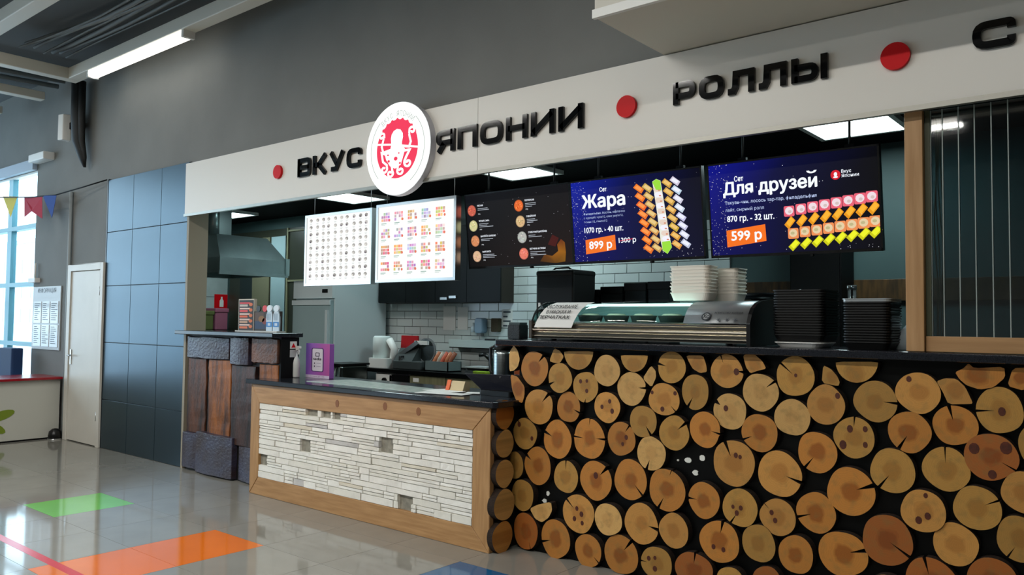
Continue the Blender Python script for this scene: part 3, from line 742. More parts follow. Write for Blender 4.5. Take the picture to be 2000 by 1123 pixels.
LP(A, sA, [([(248, 130), (290, 65), (325, 115), (342, 190), (325, 255), (290, 290), (250, 297)], 'w'), ([(650, 90), (700, 115), (735, 165), (700, 222), (650, 222), (605, 205)], 'g'),
 (halfmoon(865, 118, 130, 165), 'g'), (halfmoon(1365, 152, 120, 150), 'g'), ([(1505, 245), (1545, 290), (1550, 350), (1510, 440), (1430, 360)], 'w'),
 ([(1820, 155), (1970, 155), (1998, 240), (2005, 300), (1945, 312), (1880, 275), (1845, 215)], 'p'), ([(260, 325), (320, 340), (385, 430), (385, 510), (365, 580), (310, 555), (275, 460)], 'o')])
D = (940, 880); sD = 4.545
LG(D, sD, [
 ((500, 135, 118, 170), 'o', [(150, .45, K)]), ((300, 130, 70, 125), 'g'), ((370, 395, 98, 140), 'g', [(185, .35, .05)]), ((755, 232, 108, 146), 'g', [(90, .6, .05)]),
 ((1015, 265, 140, 178), 'o', [(45, .6, K*1.1)], [(0, .25, .14)]), ((1320, 260, 145, 185), 'o', [(-42, .7, .06)]), ((1650, 350, 162, 192), 'o', [(242, .6, .07), (75, .3, .03)]),
 ((860, 560, 140, 175), 'p', [(140, .65, .06)], [(.2, 0, .12), (-.25, -.3, .11), (.25, -.45, .1), (-.1, .25, .1)]), ((1130, 610, 122, 145), 'w'), ((1420, 650, 150, 185), 'p', [(-8, .6, K)]),
 ((1710, 710, 130, 160), 'p'), ((1979, 440, 139, 165), 'o', [(180, .55, .06)]), ((390, 715, 108, 165), 'r', [(-65, .4, .03)]), ((655, 785, 127, 178), 'o', [(196, .65, .07)]),
 ((945, 890, 117, 152), 'o', [(-35, .5, .05)]), ((1235, 925, 152, 178), 'o', [(52, .7, .09)]), ((1555, 1000, 140, 150), 'g', [(182, .4, .05)], [(-.5, .2, .12), (-.1, .3, .1), (-.1, -.35, .14)]),
 ((1885, 1060, 170, 160), 'r', [(85, .65, .06)]), ((2117, 806, 178, 190), 'o', [(80, .6, .08)], [(.2, -.35, .1), (-.3, -.3, .1)])])
LP(D, sD, [([(432, 515), (500, 480), (620, 455), (632, 530), (600, 595), (540, 637), (480, 605)], 'w')])
B = (1380, 680); sB = 5.103
LG(B, sB, [
 ((205, 230, 162, 170), 'p', [(112, .5, .04), (0, .35, .08)], [(.6, 0, .17)]), ((885, 280, 195, 200), 'g', [(140, .85, .06)], [(.03, .05, .08)]), ((535, 440, 182, 190), 'w', [(38, .6, .07)]),
 ((230, 630, 165, 185), 'w', [(150, .35, .12)], [(-.25, .15, .14)]), ((850, 690, 182, 185), 'w'), ((1190, 565, 192, 200), 'p', [], [(.62, .5, .13)]), ((525, 845, 182, 192), 'o', [(205, .55, .06)]),
 ((1470, 890, 205, 210), 'g', [(88, .5, .05)], [(-.2, .4, .15), (.55, .45, .12), (-.55, -.4, .18), (.55, -.3, .12)])])
LP(B, sB, [([(365, 65), (480, 60), (560, 130), (598, 205), (510, 225), (440, 250), (395, 190)], 'p'), ([(1160, 170), (1240, 210), (1300, 280), (1325, 340), (1310, 380), (1145, 345)], 'g'), (halfmoon(1499, 135, 212, 210), 'g')])
LG((0, 0), 1, [((1709, 784, 43, 41), 'g', [(-2, .65, .07)]), ((2030, 870, 43, 45), 'g')])
Cc = (1700, 680); sC = 5.103
LG(Cc, sC, [((475, 445, 228, 208), 'p', [(300, .0, .0)] if False else [], [(-.4, .65, .12)]), ((1285, 620, 245, 233), 'g', [(185, .8, .06)], [(.1, -.05, .16)]), ((390, 835, 222, 205), 'o', [(240, .8, K)]), ((840, 770, 232, 202), 'o', [(105, .75, K)])])
LP(Cc, sC, [([(660, 330), (740, 300), (860, 305), (950, 390), (1020, 540), (1010, 555), (780, 560), (720, 430)], 'p'),
 ([(845, 240), (930, 200), (980, 150), (1035, 200), (1335, 185), (1345, 290), (1230, 390), (1090, 412), (960, 370), (890, 310)], 'o'), ([(1365, 375), (1420, 200), (1590, 190), (1640, 330), (1531, 425)], 'o')])
Ee = (1380, 880); sE = 4.622
LG(Ee, sE, [((250, 111, 192, 210), 'p', [(115, .7, K)], [(.1, .35, .1), (.3, .3, .08)]), ((660, 210, 200, 210), 'p', [(-15, .7, .08)]), ((995, 18, 182, 187), 'o', [(232, .7, .07)]), ((305, 515, 160, 175), 'g', [(238, .6, .06)], [(-.4, .0, .09), (.05, 0, .11), (-.18, -.3, .12)]),
 ((645, 600, 163, 170), 'p', [(140, .4, .03)], [(-.35, .2, .12), (-.15, -.2, .12)]), ((985, 562, 180, 187), 'o', [(200, .75, .07)]), ((1302, 370, 222, 220), 'o', [(22, .75, .1)]), ((475, 835, 152, 172), 'g'), ((810, 935, 160, 175), 'o'), ((1225, 935, 228, 205), 'o', [(20, .7, .1)]),
 ((220, 1180, 125, 135), 'g'), ((550, 1200, 140, 160), 'r')])
Ff = (1700, 880); sF = 4.62
LG(Ff, sF, [((200, 183, 205, 207), 'g', [(232, .75, .07)]), ((680, 169, 222, 201), 'g', [(92, .75, .04)]), ((1086, 57, 254, 212), 'r', [(-28, .6, .04)], [(.55, .45, .22), (-.6, .3, .2), (.05, -.75, .16)]), ((1390, 378, 215, 192), 'p'),
 ((478, 545, 208, 195), 'p', [], [(.12, .75, .1), (-.2, -.45, .15), (.2, -.2, .14)]), ((965, 518, 223, 203), 'g', [(28, .65, .05)]), ((765, 847, 212, 195), 'p'), ((1350, 800, 220, 212), 'g', [(238, .6, .05)]), ((148, 812, 233, 233), 'r', [(-30, .9, .06)]),
 ((545, 1180, 240, 215), 'r', [(105, .75, .07)]), ((1105, 1190, 240, 225), 'r')])
# further slices below and beyond the frame
rg_ = random.Random(3); fill = 0
for R in (.105, .09, .075):
    for _ in range(2500):
        x = rg_.uniform(-3.3, 1.55); z = rg_.uniform(R+.005, 1.3-R)
        if x < -.35 and z > .3+ .22*max(0, (-x-.45)/3*-1): continue
        if x < -1.9: continue
        if all(math.hypot(x-a, z-b) > (R+r2)*.97 for a, b, r2 in PLACED):
            PLACED.append((x, z, R)); add_log((x, CAPY, z), R, R, rg_.choice('pgogwo'), [(rg_.uniform(0, 360), .6, .07)] if rg_.random() < .6 else ())
# white glue spots where slices are missing
GL = mat('dried_glue', (222, 224, 216), .6)
for x, y, rx, ry in ((597, 380, 15, 26), (565, 445, 20, 22), (660, 500, 9, 20), (1842, 85, 25, 25), (1965, 65, 22, 28), (1903, 195, 22, 26), (1750, 85, 8, 10)):
    p = Yp(D[0]+x/sD, D[1]+y/sD, BODY); s_ = .0032/sD
    MB().prism([(p.x+u*(1+.25*math.sin(5*u*900+x)), p.z+v) for u, v in ell(0, 0, rx*s_*1.25, ry*s_*.85, 10)], BODY-.006, BODY).build('glue_spot', GL, lc)
wt = tag(MB().box(-3.53, 1.6, 4.11, 4.74, 1.337, 1.377).build('counter_worktop', GRAN, bevel=.006), 'long black stone worktop on the log-fronted counter', 'worktop')

# ------------------------------------------------------------------ low counter with stone panel
LY = 3.98
lw = thing('low_counter', 'low service counter with pine frame around white stone veneer', 'counter', (-4.8, 4.2, 0))
MB().box(-6.035, -3.437, LY+.02, 4.62, 0, .935).build('body', mat('counter_body_dark', (40, 34, 28), .6), lw)
x0, x1, xi0, xi1, z1, zi0, zi1 = -6.175, -3.43, -6.05, -3.585, .935, .15, .778
for pl, st_ in (([(x0, z1), (xi0, zi1), (xi1, zi1), (x1, z1)], 0), ([(x0, 0), (x1, 0), (xi1, zi0), (xi0, zi0)], 0), ([(x0, 0), (xi0, zi0), (xi0, zi1), (x0, z1)], 1), ([(x1, 0), (x1, z1), (xi1, zi1), (xi1, zi0)], 1)):
    mcx = sum(p[0] for p in pl)/4; mcz = sum(p[1] for p in pl)/4
    pq = [(p[0]+(mcx-p[0])*.002, p[1]+(mcz-p[1])*.002) for p in pl]
    MB().prism(pq, LY-.022, LY+.02).build('frame_board', (mat('pine_board_h', (180, 138, 90), .5, var=.5, vscale=3, vcol=(160, 118, 72), stretch=(1.2, 2, 14), bump=.06, bscale=30), mat('pine_board_v', (180, 138, 90), .5, var=.5, vscale=3, vcol=(160, 118, 72), stretch=(14, 2, 1.2), bump=.06, bscale=30))[st_], lw, bevel=.003, seg=1)
for x, z in ((-5.0, .85), (-4.45, .87), (-4.1, .86)):
    MB().prism(ell(x, z, .022, .03, 12), LY-.0235, LY-.02).build('knot', mat('pine_knot', (128, 78, 36), .5), lw)
MB().box(xi0, xi1, LY+.005, LY+.02, zi0, zi1).build('veneer_backing', mat('cement_grey', (150, 146, 132), .9, var=.2, vscale=20), lw)
STN = [mat('stone_white_%s' % 'abcd'[i], c_, .85, var=.05, vscale=14, bump=.35, bscale=40) for i, c_ in enumerate(((236, 233, 224), (230, 227, 216), (240, 238, 230), (222, 214, 196)))]
STG = mat('stone_grey_vein', (204, 201, 197), .85, var=.12, vscale=10, bump=.7, bscale=45)
holes = [(-5.47, -5.335, .45, .528), (-4.51, -4.365, .55, .636), (-4.30, -4.165, .168, .248), (-6.05, -5.925, .268, .327), (-5.40, -5.25, .738, .778), (-5.2, -5.09, .742, .778), (-5.06, -4.97, .745, .778)]
rs_ = random.Random(11)
z = zi0
while z < zi1-.008:
    h = min(rs_.choice((.034, .042, .05, .056)), zi1-z)
    if zi1-z-h < .012: h = zi1-z
    x = xi0
    while x < xi1-.01:
        L_ = rs_.uniform(.10, .42)
        if xi1-x-L_ < .08: L_ = xi1-x
        segs = [(x, x+L_)]
        for ha, hb, hz0, hz1 in holes:
            if z < hz1-.01 and z+h > hz0+.01:
                ns = []
                for a, b in segs:
                    if hb <= a or ha >= b: ns.append((a, b))
                    else:
                        if ha-a > .02: ns.append((a, ha))
                        if b-hb > .02: ns.append((hb, b))
                segs = ns
        for a, b in segs:
            parts = [(z, z+h)]
            if h > .036 and rs_.random() < .5: parts = [(z, z+h*.5), (z+h*.5, z+h)]
            for za, zb in parts:
                d = rs_.uniform(.008, .016); g = .0006; j = lambda: rs_.uniform(-.002, .002)
                f0 = LY-.006-d
                v = [(a+g, LY+.006, za+g), (b-g, LY+.006, za+g), (b-g, LY+.006, zb-g), (a+g, LY+.006, zb-g)]
                nx = 3; fr_ = []
                for i in range(nx+1):
                    xx = a+g+.003+(b-a-2*g-.006)*i/nx
                    fr_ += [(xx, f0+j(), za+g+.002+abs(j())*.6), (xx, f0+j(), zb-g-.002-abs(j())*.6)]
                k = 4; fcs = []
                for i in range(nx): fcs.append((k+2*i, k+2*i+2, k+2*i+3, k+2*i+1))
                fcs += [(0, 4, 5, 3), (1, 2, k+2*nx+1, k+2*nx), tuple([0, 1]+[k+2*i for i in range(nx, -1, -1)]), tuple([2, 3]+[k+2*i+1 for i in range(nx+1)])]
                m_ = STG if rs_.random() < .04 else STN[rs_.choice((0, 0, 0, 1, 1, 2, 2, 3) if rs_.random() < .3 else (0, 1, 2, 0))]
                MB().add(v+fr_, fcs).build('stone', m_, lw)
        x += L_
    z += h
# column of slices on the end face; paler tones paint in side light
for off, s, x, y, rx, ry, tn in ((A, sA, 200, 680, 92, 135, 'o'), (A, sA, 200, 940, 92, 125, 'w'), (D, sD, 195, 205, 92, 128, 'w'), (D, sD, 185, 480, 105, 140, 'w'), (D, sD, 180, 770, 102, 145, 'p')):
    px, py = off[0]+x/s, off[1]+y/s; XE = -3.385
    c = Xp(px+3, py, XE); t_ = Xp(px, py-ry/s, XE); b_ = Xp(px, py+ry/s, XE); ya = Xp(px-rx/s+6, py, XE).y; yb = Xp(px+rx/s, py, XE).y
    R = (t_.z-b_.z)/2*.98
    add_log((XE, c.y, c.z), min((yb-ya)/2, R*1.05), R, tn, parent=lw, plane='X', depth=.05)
lwt = tag(MB().prismz([(-6.22, 3.925), (-3.385, 3.925), (-3.36, 3.95), (-3.36, 4.21), (-3.42, 4.21), (-3.42, 4.66), (-6.03, 4.66), (-6.03, 4.10), (-6.22, 4.10)], .938, .978).build('counter_worktop', GRAN, bevel=.006), 'black stone worktop on the low stone-fronted counter', 'worktop')

# ------------------------------------------------------------------ dark wooden counter, left
dw = thing('plank_counter', 'tall counter clad in dark scorched wooden planks', 'counter', (-6.85, 4.3, 0))
MB().box(-7.64, -6.06, 4.175, 4.34, 0, 1.335).build('body', mat('plank_backing', (14, 12, 11), .6), dw)
def char_mat(name, c1, c2, st_, rough=.5):
    return mat(name, c1, rough, var=1, vscale=2.4, vcol=c2, stretch=st_, bump=.8, bscale=22)
PB = [char_mat('scorched_brown', (104, 58, 30), (44, 25, 18), (7, 1, 1)), char_mat('scorched_amber', (160, 92, 32), (66, 36, 20), (6, 1, 1)), char_mat('scorched_dark', (78, 50, 42), (34, 24, 24), (7, 1, 1)), char_mat('scorched_blue', (64, 64, 84), (52, 34, 30), (1.5, 1, 2), .4), char_mat('scorched_rust', (118, 76, 52), (56, 42, 42), (2, 1, 2))]
planks = [(-7.62, -6.86, 1.105, 1.318, 3, .025), (-6.80, -6.50, 1.07, 1.325, 3, .05), (-6.47, -6.07, 1.10, 1.325, 4, .035),
 (-7.62, -7.27, .37, 1.10, 0, .012), (-7.22, -6.82, .36, 1.10, 1, .02), (-6.80, -6.40, .33, 1.065, 2, .03), (-6.36, -6.07, .33, 1.09, 1, .02),
 (-7.66, -7.37, .02, .37, 3, .03), (-7.36, -6.72, .01, .40, 3, .055), (-6.66, -6.07, .01, .33, 3, .02)]
for a, b, za, zb, mi, d in planks:
    n = 9; rr = random.Random(int(a*100)); Y0 = 4.172-d; v = []
    # slightly bowed plank with uneven edges
    for i in range(n+1):
        t = i/n; bow = .018*math.sin(math.pi*t) if mi == 3 else .006*math.sin(math.pi*t); e1 = rr.uniform(-.008, .008); e2 = rr.uniform(-.008, .008)
        if zb-za > .45:   # vertical boards: sections along z
            z_ = za+(zb-za)*t; v += [(a+e1, 4.176, z_), (a+e1+.004, Y0-bow*.2, z_), (b+e2-.004, Y0-bow*.2+rr.uniform(-.004, .004), z_), (b+e2, 4.176, z_)]
        else:
            x_ = a+(b-a)*t; v += [(x_, 4.176, zb+e1*.6), (x_, Y0-bow, zb+e1*.6-.004), (x_, Y0-bow*1.3, za+e2*.6+.004), (x_, 4.176, za+e2*.6)]
    f = [(4*i+j, 4*i+(j+1) % 4, 4*i+4+(j+1) % 4, 4*i+4+j) for i in range(n) for j in range(4)]+[(0, 3, 2, 1), (4*n, 4*n+1, 4*n+2, 4*n+3)]
    for q_ in range(len(v)): v[q_] = (v[q_][0], v[q_][1], max(.002, v[q_][2]))
    MB().add(v, f).build('plank', PB[mi], dw, bevel=.004, seg=1)
MB().box(-6.07, -6.045, 4.16, 4.345, 0, 1.335).build('end_panel', BLACKM, dw)
sg = MB().box(-6.0449, -6.042, 4.25, 4.32, 1.235, 1.30).build('warning_sticker', mat('sticker_white', (226, 220, 216), .5), dw)
sgp = MB().prismx([(4.262, 1.245), (4.308, 1.245), (4.285, 1.285)], -6.0420, -6.0412).build('red_triangle', RED, sg)
MB().box(-6.0449, -6.042, 4.25, 4.32, 1.16, 1.225).build('warning_sticker', mat('sticker_grey', (186, 184, 184), .5), dw)
tag(MB().box(-7.70, -6.02, 4.05, 4.37, 1.337, 1.375).build('counter_worktop', GRAN, bevel=.005), 'black stone worktop on the dark plank counter at left', 'worktop')
# ------------------------------------------------------------------ menu light boxes
PL = print_mat('print_lightbox', .93); PS_ = print_mat('print_screen', 1.0)
def lightbox(x0, x1, z0, z1, y, label):
    t = thing('menu_lightbox', label, 'light box', ((x0+x1)/2, y, z0), 'menu light boxes')
    f = .022
    MB().box(x0, x1, y+.006, y+.05, z0, z1).build('case', ALU, t)
    MB().box(x0, x1, y-.006, y+.008, z1-f, z1).box(x0, x1, y-.006, y+.008, z0, z0+f).box(x0, x0+f, y-.006, y+.008, z0+f, z1-f).box(x1-f, x1, y-.006, y+.008, z0+f, z1-f).build('frame', ALU, t)
    for x in (x0+.09, x1-.05): MB().lathe(x, y+.03, [(.003, z1), (.003, 2.85)], 6).build('hanger_wire', ALU, t)
    p = Print((x0, y+.004, z0), X_, Z_); W, H = x1-x0, z1-z0
    p.rect(f, W-f, f, H-f, (252, 255, 252), 0)
    return t, p, W, H
rp = random.Random(5)
t, p, W, H = lightbox(-5.925, -5.03, 1.79, 2.415, 4.3, 'glowing white menu light box with many tiny dishes, left one')
for i in range(10):
    for j in range(9):
        u = .06+i*(W-.13)/9.3+(.006 if i % 3 else -.004); v = .055+j*(H-.12)/8.3
        g = rp.randint(150, 205); s = .021
        p.poly([(u+a*(.9+.2*rp.random()), v+.012+b) for a, b in ell(s, s, s, s*.75, 8)], (g, g-4, g-8), 1)
        p.poly([(u+a*.5+.004, v+.016+b*.5) for a, b in ell(s, s, s, s*.75, 7)], (g-60, g-70, g-60) if rp.random() < .3 else (225, 222, 214), 2)
        p.rect(u, u+.036, v+.004, v+.007, (206, 210, 210), 1); p.rect(u+.006, u+.028, v-.002, v+.001, (186, 190, 190), 1)
p.build('menu_print', PL, t)
t, p, W, H = lightbox(-4.975, -4.085, 1.80, 2.43, 4.3, 'glowing white menu light box with twenty pink sushi pictures')
for i in range(5):
    for j in range(4):
        u = .055+i*(W-.12)/5; v = .06+j*(H-.1)/4
        base = rp.choice([(232, 190, 188), (222, 140, 144), (206, 184, 212), (232, 176, 140), (220, 170, 182)])
        for a in range(4):
            for b in range(3):
                if rp.random() < .85:
                    c = tuple(max(0, min(255, k+rp.randint(-40, 40))) for k in base)
                    p.rect(u+a*.025, u+a*.025+.022, v+.032+b*.025, v+.032+b*.025+.021, c, 1)
        p.poly(ell(u+.095, v+.04, .011, .011, 10), (232, 120, 96), 2)
        p.rect(u, u+.06, v+.012, v+.018, (150, 180, 170), 1); p.rect(u, u+.045, v+.002, v+.006, (186, 200, 196), 1)
p.build('menu_print', PL, t)

# ------------------------------------------------------------------ televisions
TA = math.radians(7); TV_ = Vector((0, -math.sin(TA), math.cos(TA)))
BEZ = mat('tv_bezel', (10, 10, 12), .25)
def tv(x0, label):
    W, H = .965, .557; p0 = Vector((x0, 4.455, 1.89)); N = Vector((0, -math.cos(TA), -math.sin(TA)))
    t = thing('television', label, 'television', (x0+W/2, 4.455, 1.89), 'televisions hung in a row behind the sign')
    def bx(u0, u1, v0, v1, d0, d1):
        mb = MB(); v = [tuple(p0+Vector((1, 0, 0))*u+TV_*vv+N*d) for d in (d0, d1) for vv in (v0, v1) for u in (u0, u1)]
        return mb.add(v, [(0, 2, 3, 1), (4, 5, 7, 6), (0, 1, 5, 4), (1, 3, 7, 5), (3, 2, 6, 7), (2, 0, 4, 6)])
    bx(0, W, 0, H, -.035, 0).build('housing', BEZ, t)
    bz = .010
    m = bx(0, W, 0, bz*1.6, 0, .003); 
    for a in ((0, W, H-bz, H), (0, bz, 0, H), (W-bz, W, 0, H)):
        q = bx(*a, 0, .003); m.add(q.v, q.f)
    m.build('bezel', BEZ, t)
    for u in (.18, .78):
        b = bx(u, u+.05, .1, H+.02, -.06, -.035); b.build('bracket', BLACKM, t)
        q = p0+Vector((1, 0, 0))*(u+.025)+TV_*H
        MB().lathe(q.x, q.y+.045, [(.007, q.z-.06), (.007, 2.85)], 8).build('ceiling_rod', mat('rod_dark', (60, 64, 66), .4, .8), t)
    MB().tube([(x0+W*.62, 4.47, 1.886), (x0+W*.62, 4.44, 1.884)], .008).build('sensor', BLACKM, t)
    p = Print(p0, (1, 0, 0), TV_); p.W, p.H = W, H; p.bz = bz; p.N = N
    return t, p
def specks(p, n, f, rp):
    k = 0
    while k < n:
        u, v = rp.random(), rp.random()
        if rp.random() < f(u, v):
            s = rp.uniform(.0012, .0028); g = rp.randint(150, 245); k += 1
            U, V = p.bz+u*(p.W-2*p.bz), p.bz*1.6+v*(p.H-2.6*p.bz)
            p.poly([(U-s, V), (U, V-s), (U+s, V), (U, V+s)], (g, g, min(255, g+10)), 2)
def cv(off, s): return lambda x, y: (off[0]+x/s, off[1]+y/s)
def ptext(p, C, s, a, b, col, lay=4, bold=.0, h=None):
    u0, v0 = p.px(*C(*a)); u1, v1 = p.px(*C(*b)); p.text(s, u0, u1, (v0+v1)/2, col, lay, bold, h)
def bgrad(p, c4, lay=0):
    b = p.bz; m = p.W*.5; q = [tuple(int(c4[i][k]*.35+c4[j][k]*.65) for k in range(3)) for i, j in ((0, 1), (3, 2))]
    p.poly([(b, b*1.6), (m, b*1.6), (m, p.H-b), (b, p.H-b)], [c4[0], q[0], q[1], c4[3]], lay); p.poly([(m, b*1.6), (p.W-b, b*1.6), (p.W-b, p.H-b), (m, p.H-b)], [q[0], c4[1], c4[2], q[1]], lay)
WH = (240, 246, 255)
# 1: pizza menu
t, p = tv(-4.09, 'television showing a black pizza menu with eight pizzas')
C = cv((880, 300), 4.68); bgrad(p, [(12, 10, 12), (26, 12, 8), (14, 12, 16), (16, 18, 24)])
piz = [((195, 523), 'МЯСНАЯ', (196, 96, 78)), ((210, 662), 'ЧЕТЫРЕ СЫРА', (206, 200, 146)), ((227, 800), 'ЦЫПЛЁНОК БАРБЕКЮ', (206, 134, 90)), ((244, 940), 'МАРГАРИТА', (214, 176, 142)),
 ((623, 476), 'ПЕППЕРОНИ', (222, 104, 44)), ((639, 620), 'ГАВАЙСКАЯ', (210, 176, 128)), ((655, 765), 'СЛИВОЧНЫЙ ЦЫПЛЁНОК', (176, 178, 172)), ((671, 915), 'ВЕТЧИНА И ГРИБЫ', (222, 120, 100))]
for (x, y), nm, c in piz:
    u, v = p.px(*C(x, y)); R = .042
    p.poly(ell(u, v, R, R, 22), tuple(int(k*.8) for k in c), 1); p.poly(ell(u, v, R*.88, R*.88, 22), c, 2)
    for k in range(16):
        a = rp.random()*6.28; r_ = R*.75*math.sqrt(rp.random()); d = rp.randint(-40, 40)
        p.poly(ell(u+r_*math.cos(a), v+r_*math.sin(a), R*.13, R*.11, 6), tuple(max(0, min(255, q_+d+rp.randint(-15, 15))) for q_ in c), 3)
    p.text(nm, u+.058, u+.058+.0092*len(nm), v+.026, WH, 3, .02, .012)
    for k in range(2+(len(nm) % 2)): p.rect(u+.06, u+.06+rp.uniform(.05, .14), v+.008-k*.011, v+.012-k*.011, (176, 182, 192), 3)
    p.text('399р', u+.062, u+.084, v-.034, (226, 230, 236), 3, 0, .009)
fl = [(820, 985), (860, 920), (930, 935), (985, 890), (975, 830), (1010, 780), (1045, 810), (1055, 900), (1050, 985), (960, 1000)]
q = [p.px(*C(*k)) for k in fl]; p.poly(q, [(70, 40, 8), (96, 54, 12), (130, 80, 14), (150, 92, 16), (120, 60, 12), (96, 40, 14), (120, 66, 12), (140, 88, 14), (120, 80, 14), (90, 56, 10)], 1)
p.ppoly([C(*k) for k in ((890, 830), (930, 740), (990, 770), (960, 850))], (66, 18, 14), 1)
specks(p, 30, lambda u, v: .2, rp); p.build('screen_picture', PS_, t)
# 2: set with five columns of rolls
t, p = tv(-3.125, 'television showing a blue poster with price 899')
C = cv((1100, 280), 4.68); bgrad(p, [(5, 6, 96), (5, 5, 34), (3, 3, 20), (14, 30, 150)])
ptext(p, C, 'Сет', (335, 443), (398, 436), WH, 4, .025, .028); ptext(p, C, 'Жара', (180, 608), (565, 545), WH, 4, .035, .085)
for k, s_ in enumerate(('Филадельфия, бостон, карпаччо', 'с курицей, чука1\\2, сяке унаги1\\2,', 'эгинь1\\2, гинза1\\2')):
    ptext(p, C, s_, (190+3*k, 672+36*k), ((565, 550, 405)[k], (610, 647, 700)[k]), (170, 186, 226), 4, 0, .014)
ptext(p, C, '1070 гр. - 40 шт.', (200, 836), (550, 778), WH, 4, .025, .036)
p.ppoly([C(*k) for k in ((205, 885), (212, 1015), (485, 970), (475, 835))], (236, 112, 34), 2)
ptext(p, C, '899 р', (245, 975), (448, 945), WH, 5, .03, .052); ptext(p, C, '1300 р', (512, 915), (668, 895), WH, 4, .02, .034)
a = p.px(*C(520, 895)); b = p.px(*C(640, 868)); p.poly([a, (b[0], b[1]-.004), b, (a[0], a[1]+.004)], (210, 40, 60), 6)
def piece(p, C, x, y, w, h, c, top):
    q = [(x-w*.5, y-h*.1), (x-w*.2, y-h*.5), (x+w*.5, y+h*.05), (x+w*.25, y+h*.5)]
    p.ppoly([C(*k) for k in [q[0], q[3], q[2], q[1]]], c, 2)
    q2 = [(x+(a-x)*.72, y-4+(b-y)*.6) for a, b in q]; p.ppoly([C(*k) for k in [q2[0], q2[3], q2[2], q2[1]]], top, 3)
cols_ = [((690, 415), (780, 965), (236, 120, 40), (246, 150, 74)), ((768, 408), (858, 955), (206, 166, 96), (226, 196, 130)), ((948, 365), (1040, 925), (214, 164, 76), (232, 190, 110)), ((1022, 345), (1122, 915), (204, 208, 226), (232, 234, 246))]
for (xa, ya), (xb, yb), c, tp_ in cols_:
    for k in range(8): piece(p, C, xa+(xb-xa)*k/7, ya+(yb-ya)*k/7, 100, 92, tuple(max(0, q_-rp.randint(0, 20)) for q_ in c), tp_)
q = [(815, 350), (850, 325), (890, 340), (905, 430), (940, 640), (975, 860), (995, 950), (955, 1010), (910, 980), (890, 880), (860, 640), (830, 440)]
p.ppoly([C(*k) for k in q[::-1]], (226, 226, 214), 2)
for k in range(10):
    x, y = 862+9*k, 420+50*k; p.ppoly([C(*z_) for z_ in ell(x, y, 38, 26, 10)[::-1]], (236, 234, 244) if k % 2 else (224, 204, 190), 3)
    p.ppoly([C(*z_) for z_ in ell(x+16, y+8, 12, 6, 6)[::-1]], (206, 120, 84), 4)
p.ppoly([C(*k) for k in [(815, 355), (850, 326), (890, 342), (900, 430), (850, 425)][::-1]], (150, 214, 60), 4); p.ppoly([C(*k) for k in [(905, 900), (980, 890), (995, 950), (955, 1010), (910, 975)][::-1]], (150, 216, 60), 4)
specks(p, 190, lambda u, v: (1 if u < .12 else .04)+(.5 if v < .09 and u > .6 else 0), rp); p.build('screen_picture', PS_, t)
# 3: set for friends
t, p = tv(-2.125, 'television showing a dark blue poster with price 599')
C = cv((1360, 260), 4.492); bgrad(p, [(6, 6, 84), (3, 3, 8), (3, 3, 8), (10, 16, 130)])
ptext(p, C, 'Сет', (335, 425), (412, 418), WH, 4, .025, .03); ptext(p, C, 'Для друзеи', (243, 570), (1058, 440), WH, 4, .032, .072)
bu, bv = p.px(*C(1012, 352)); br = [(bu+.028*math.cos(math.pi*(1+i/8)), bv+.016+.016*math.sin(math.pi*(1+i/8))) for i in range(9)]; p.poly(br+[(bu+(x_-bu)*.45, bv+.016+(z_-bv-.016)*.45) for x_, z_ in br[::-1]], WH, 4)
ptext(p, C, 'Такуан-чин, лосось тар-тар, филадельфия', (255, 665), (1055, 520), (176, 190, 226), 4, .005, .019); ptext(p, C, 'лайт, сырный ролл', (258, 706), (594, 650), (176, 190, 226), 4, .005, .019)
ptext(p, C, '870 гр. - 32 шт.', (275, 795), (685, 735), WH, 4, .025, .036)
p.ppoly([C(*k) for k in ((265, 857), (275, 1003), (617, 945), (605, 798))], (238, 110, 28), 2)
ptext(p, C, '599 р', (315, 955), (575, 915), WH, 5, .03, .056)
u, v = p.px(*C(1222, 366)); p.poly(ell(u, v, .026, .026, 20), (206, 30, 44), 2); p.poly(ell(u, v+.003, .009, .012, 10), WH, 3); p.poly(ell(u, v-.012, .013, .005, 8), WH, 3)
ptext(p, C, 'Вкус', (1274, 352), (1360, 338), WH, 4, .01, .018); ptext(p, C, 'Японии', (1276, 392), (1428, 368), WH, 4, .01, .018)
for k in range(8):
    f_ = k/7
    x, y = 815+725*f_, 685-130*f_; u, v = p.px(*C(x, y)); s_ = .0295
    p.poly(rrect(u-s_, u+s_, v-s_, v+s_, .008), (226, 96, 116), 2); p.poly(ell(u, v+.002, s_*.78, s_*.76, 12), (232, 214, 220), 3); p.poly(ell(u+.004, v-.003, s_*.35, s_*.3, 8), (206, 186, 182), 4)
    x, y = 822+735*f_, 785-130*f_; u, v = p.px(*C(x, y)); c = (226, 146, 24)
    p.poly([(u-.032, v-.01), (u-.008, v-.037), (u+.032, v+.01), (u+.008, v+.037)], c, 2); p.poly([(u-.02, v-.002), (u-.003, v-.022), (u+.025, v+.012), (u+.007, v+.03)], (244, 176, 50), 3)
    x, y = 852+720*f_, 880-108*f_; u, v = p.px(*C(x, y))
    p.poly(rrect(u-s_, u+s_, v-s_, v+s_, .008), (232, 140, 84), 2); p.poly(ell(u, v+.002, s_*.78, s_*.76, 12), (222, 200, 160), 3); p.poly(ell(u-.003, v+.002, s_*.4, s_*.3, 8), (186, 176, 130), 4)
    x, y = 862+715*f_, 982-115*f_; u, v = p.px(*C(x, y))
    p.poly([(u-.034, v-.008), (u-.01, v-.034), (u+.034, v+.01), (u+.01, v+.034)], (196, 196, 20), 2); p.poly([(u-.022, v-.001), (u-.005, v-.02), (u+.026, v+.012), (u+.008, v+.028)], (232, 236, 40), 3)
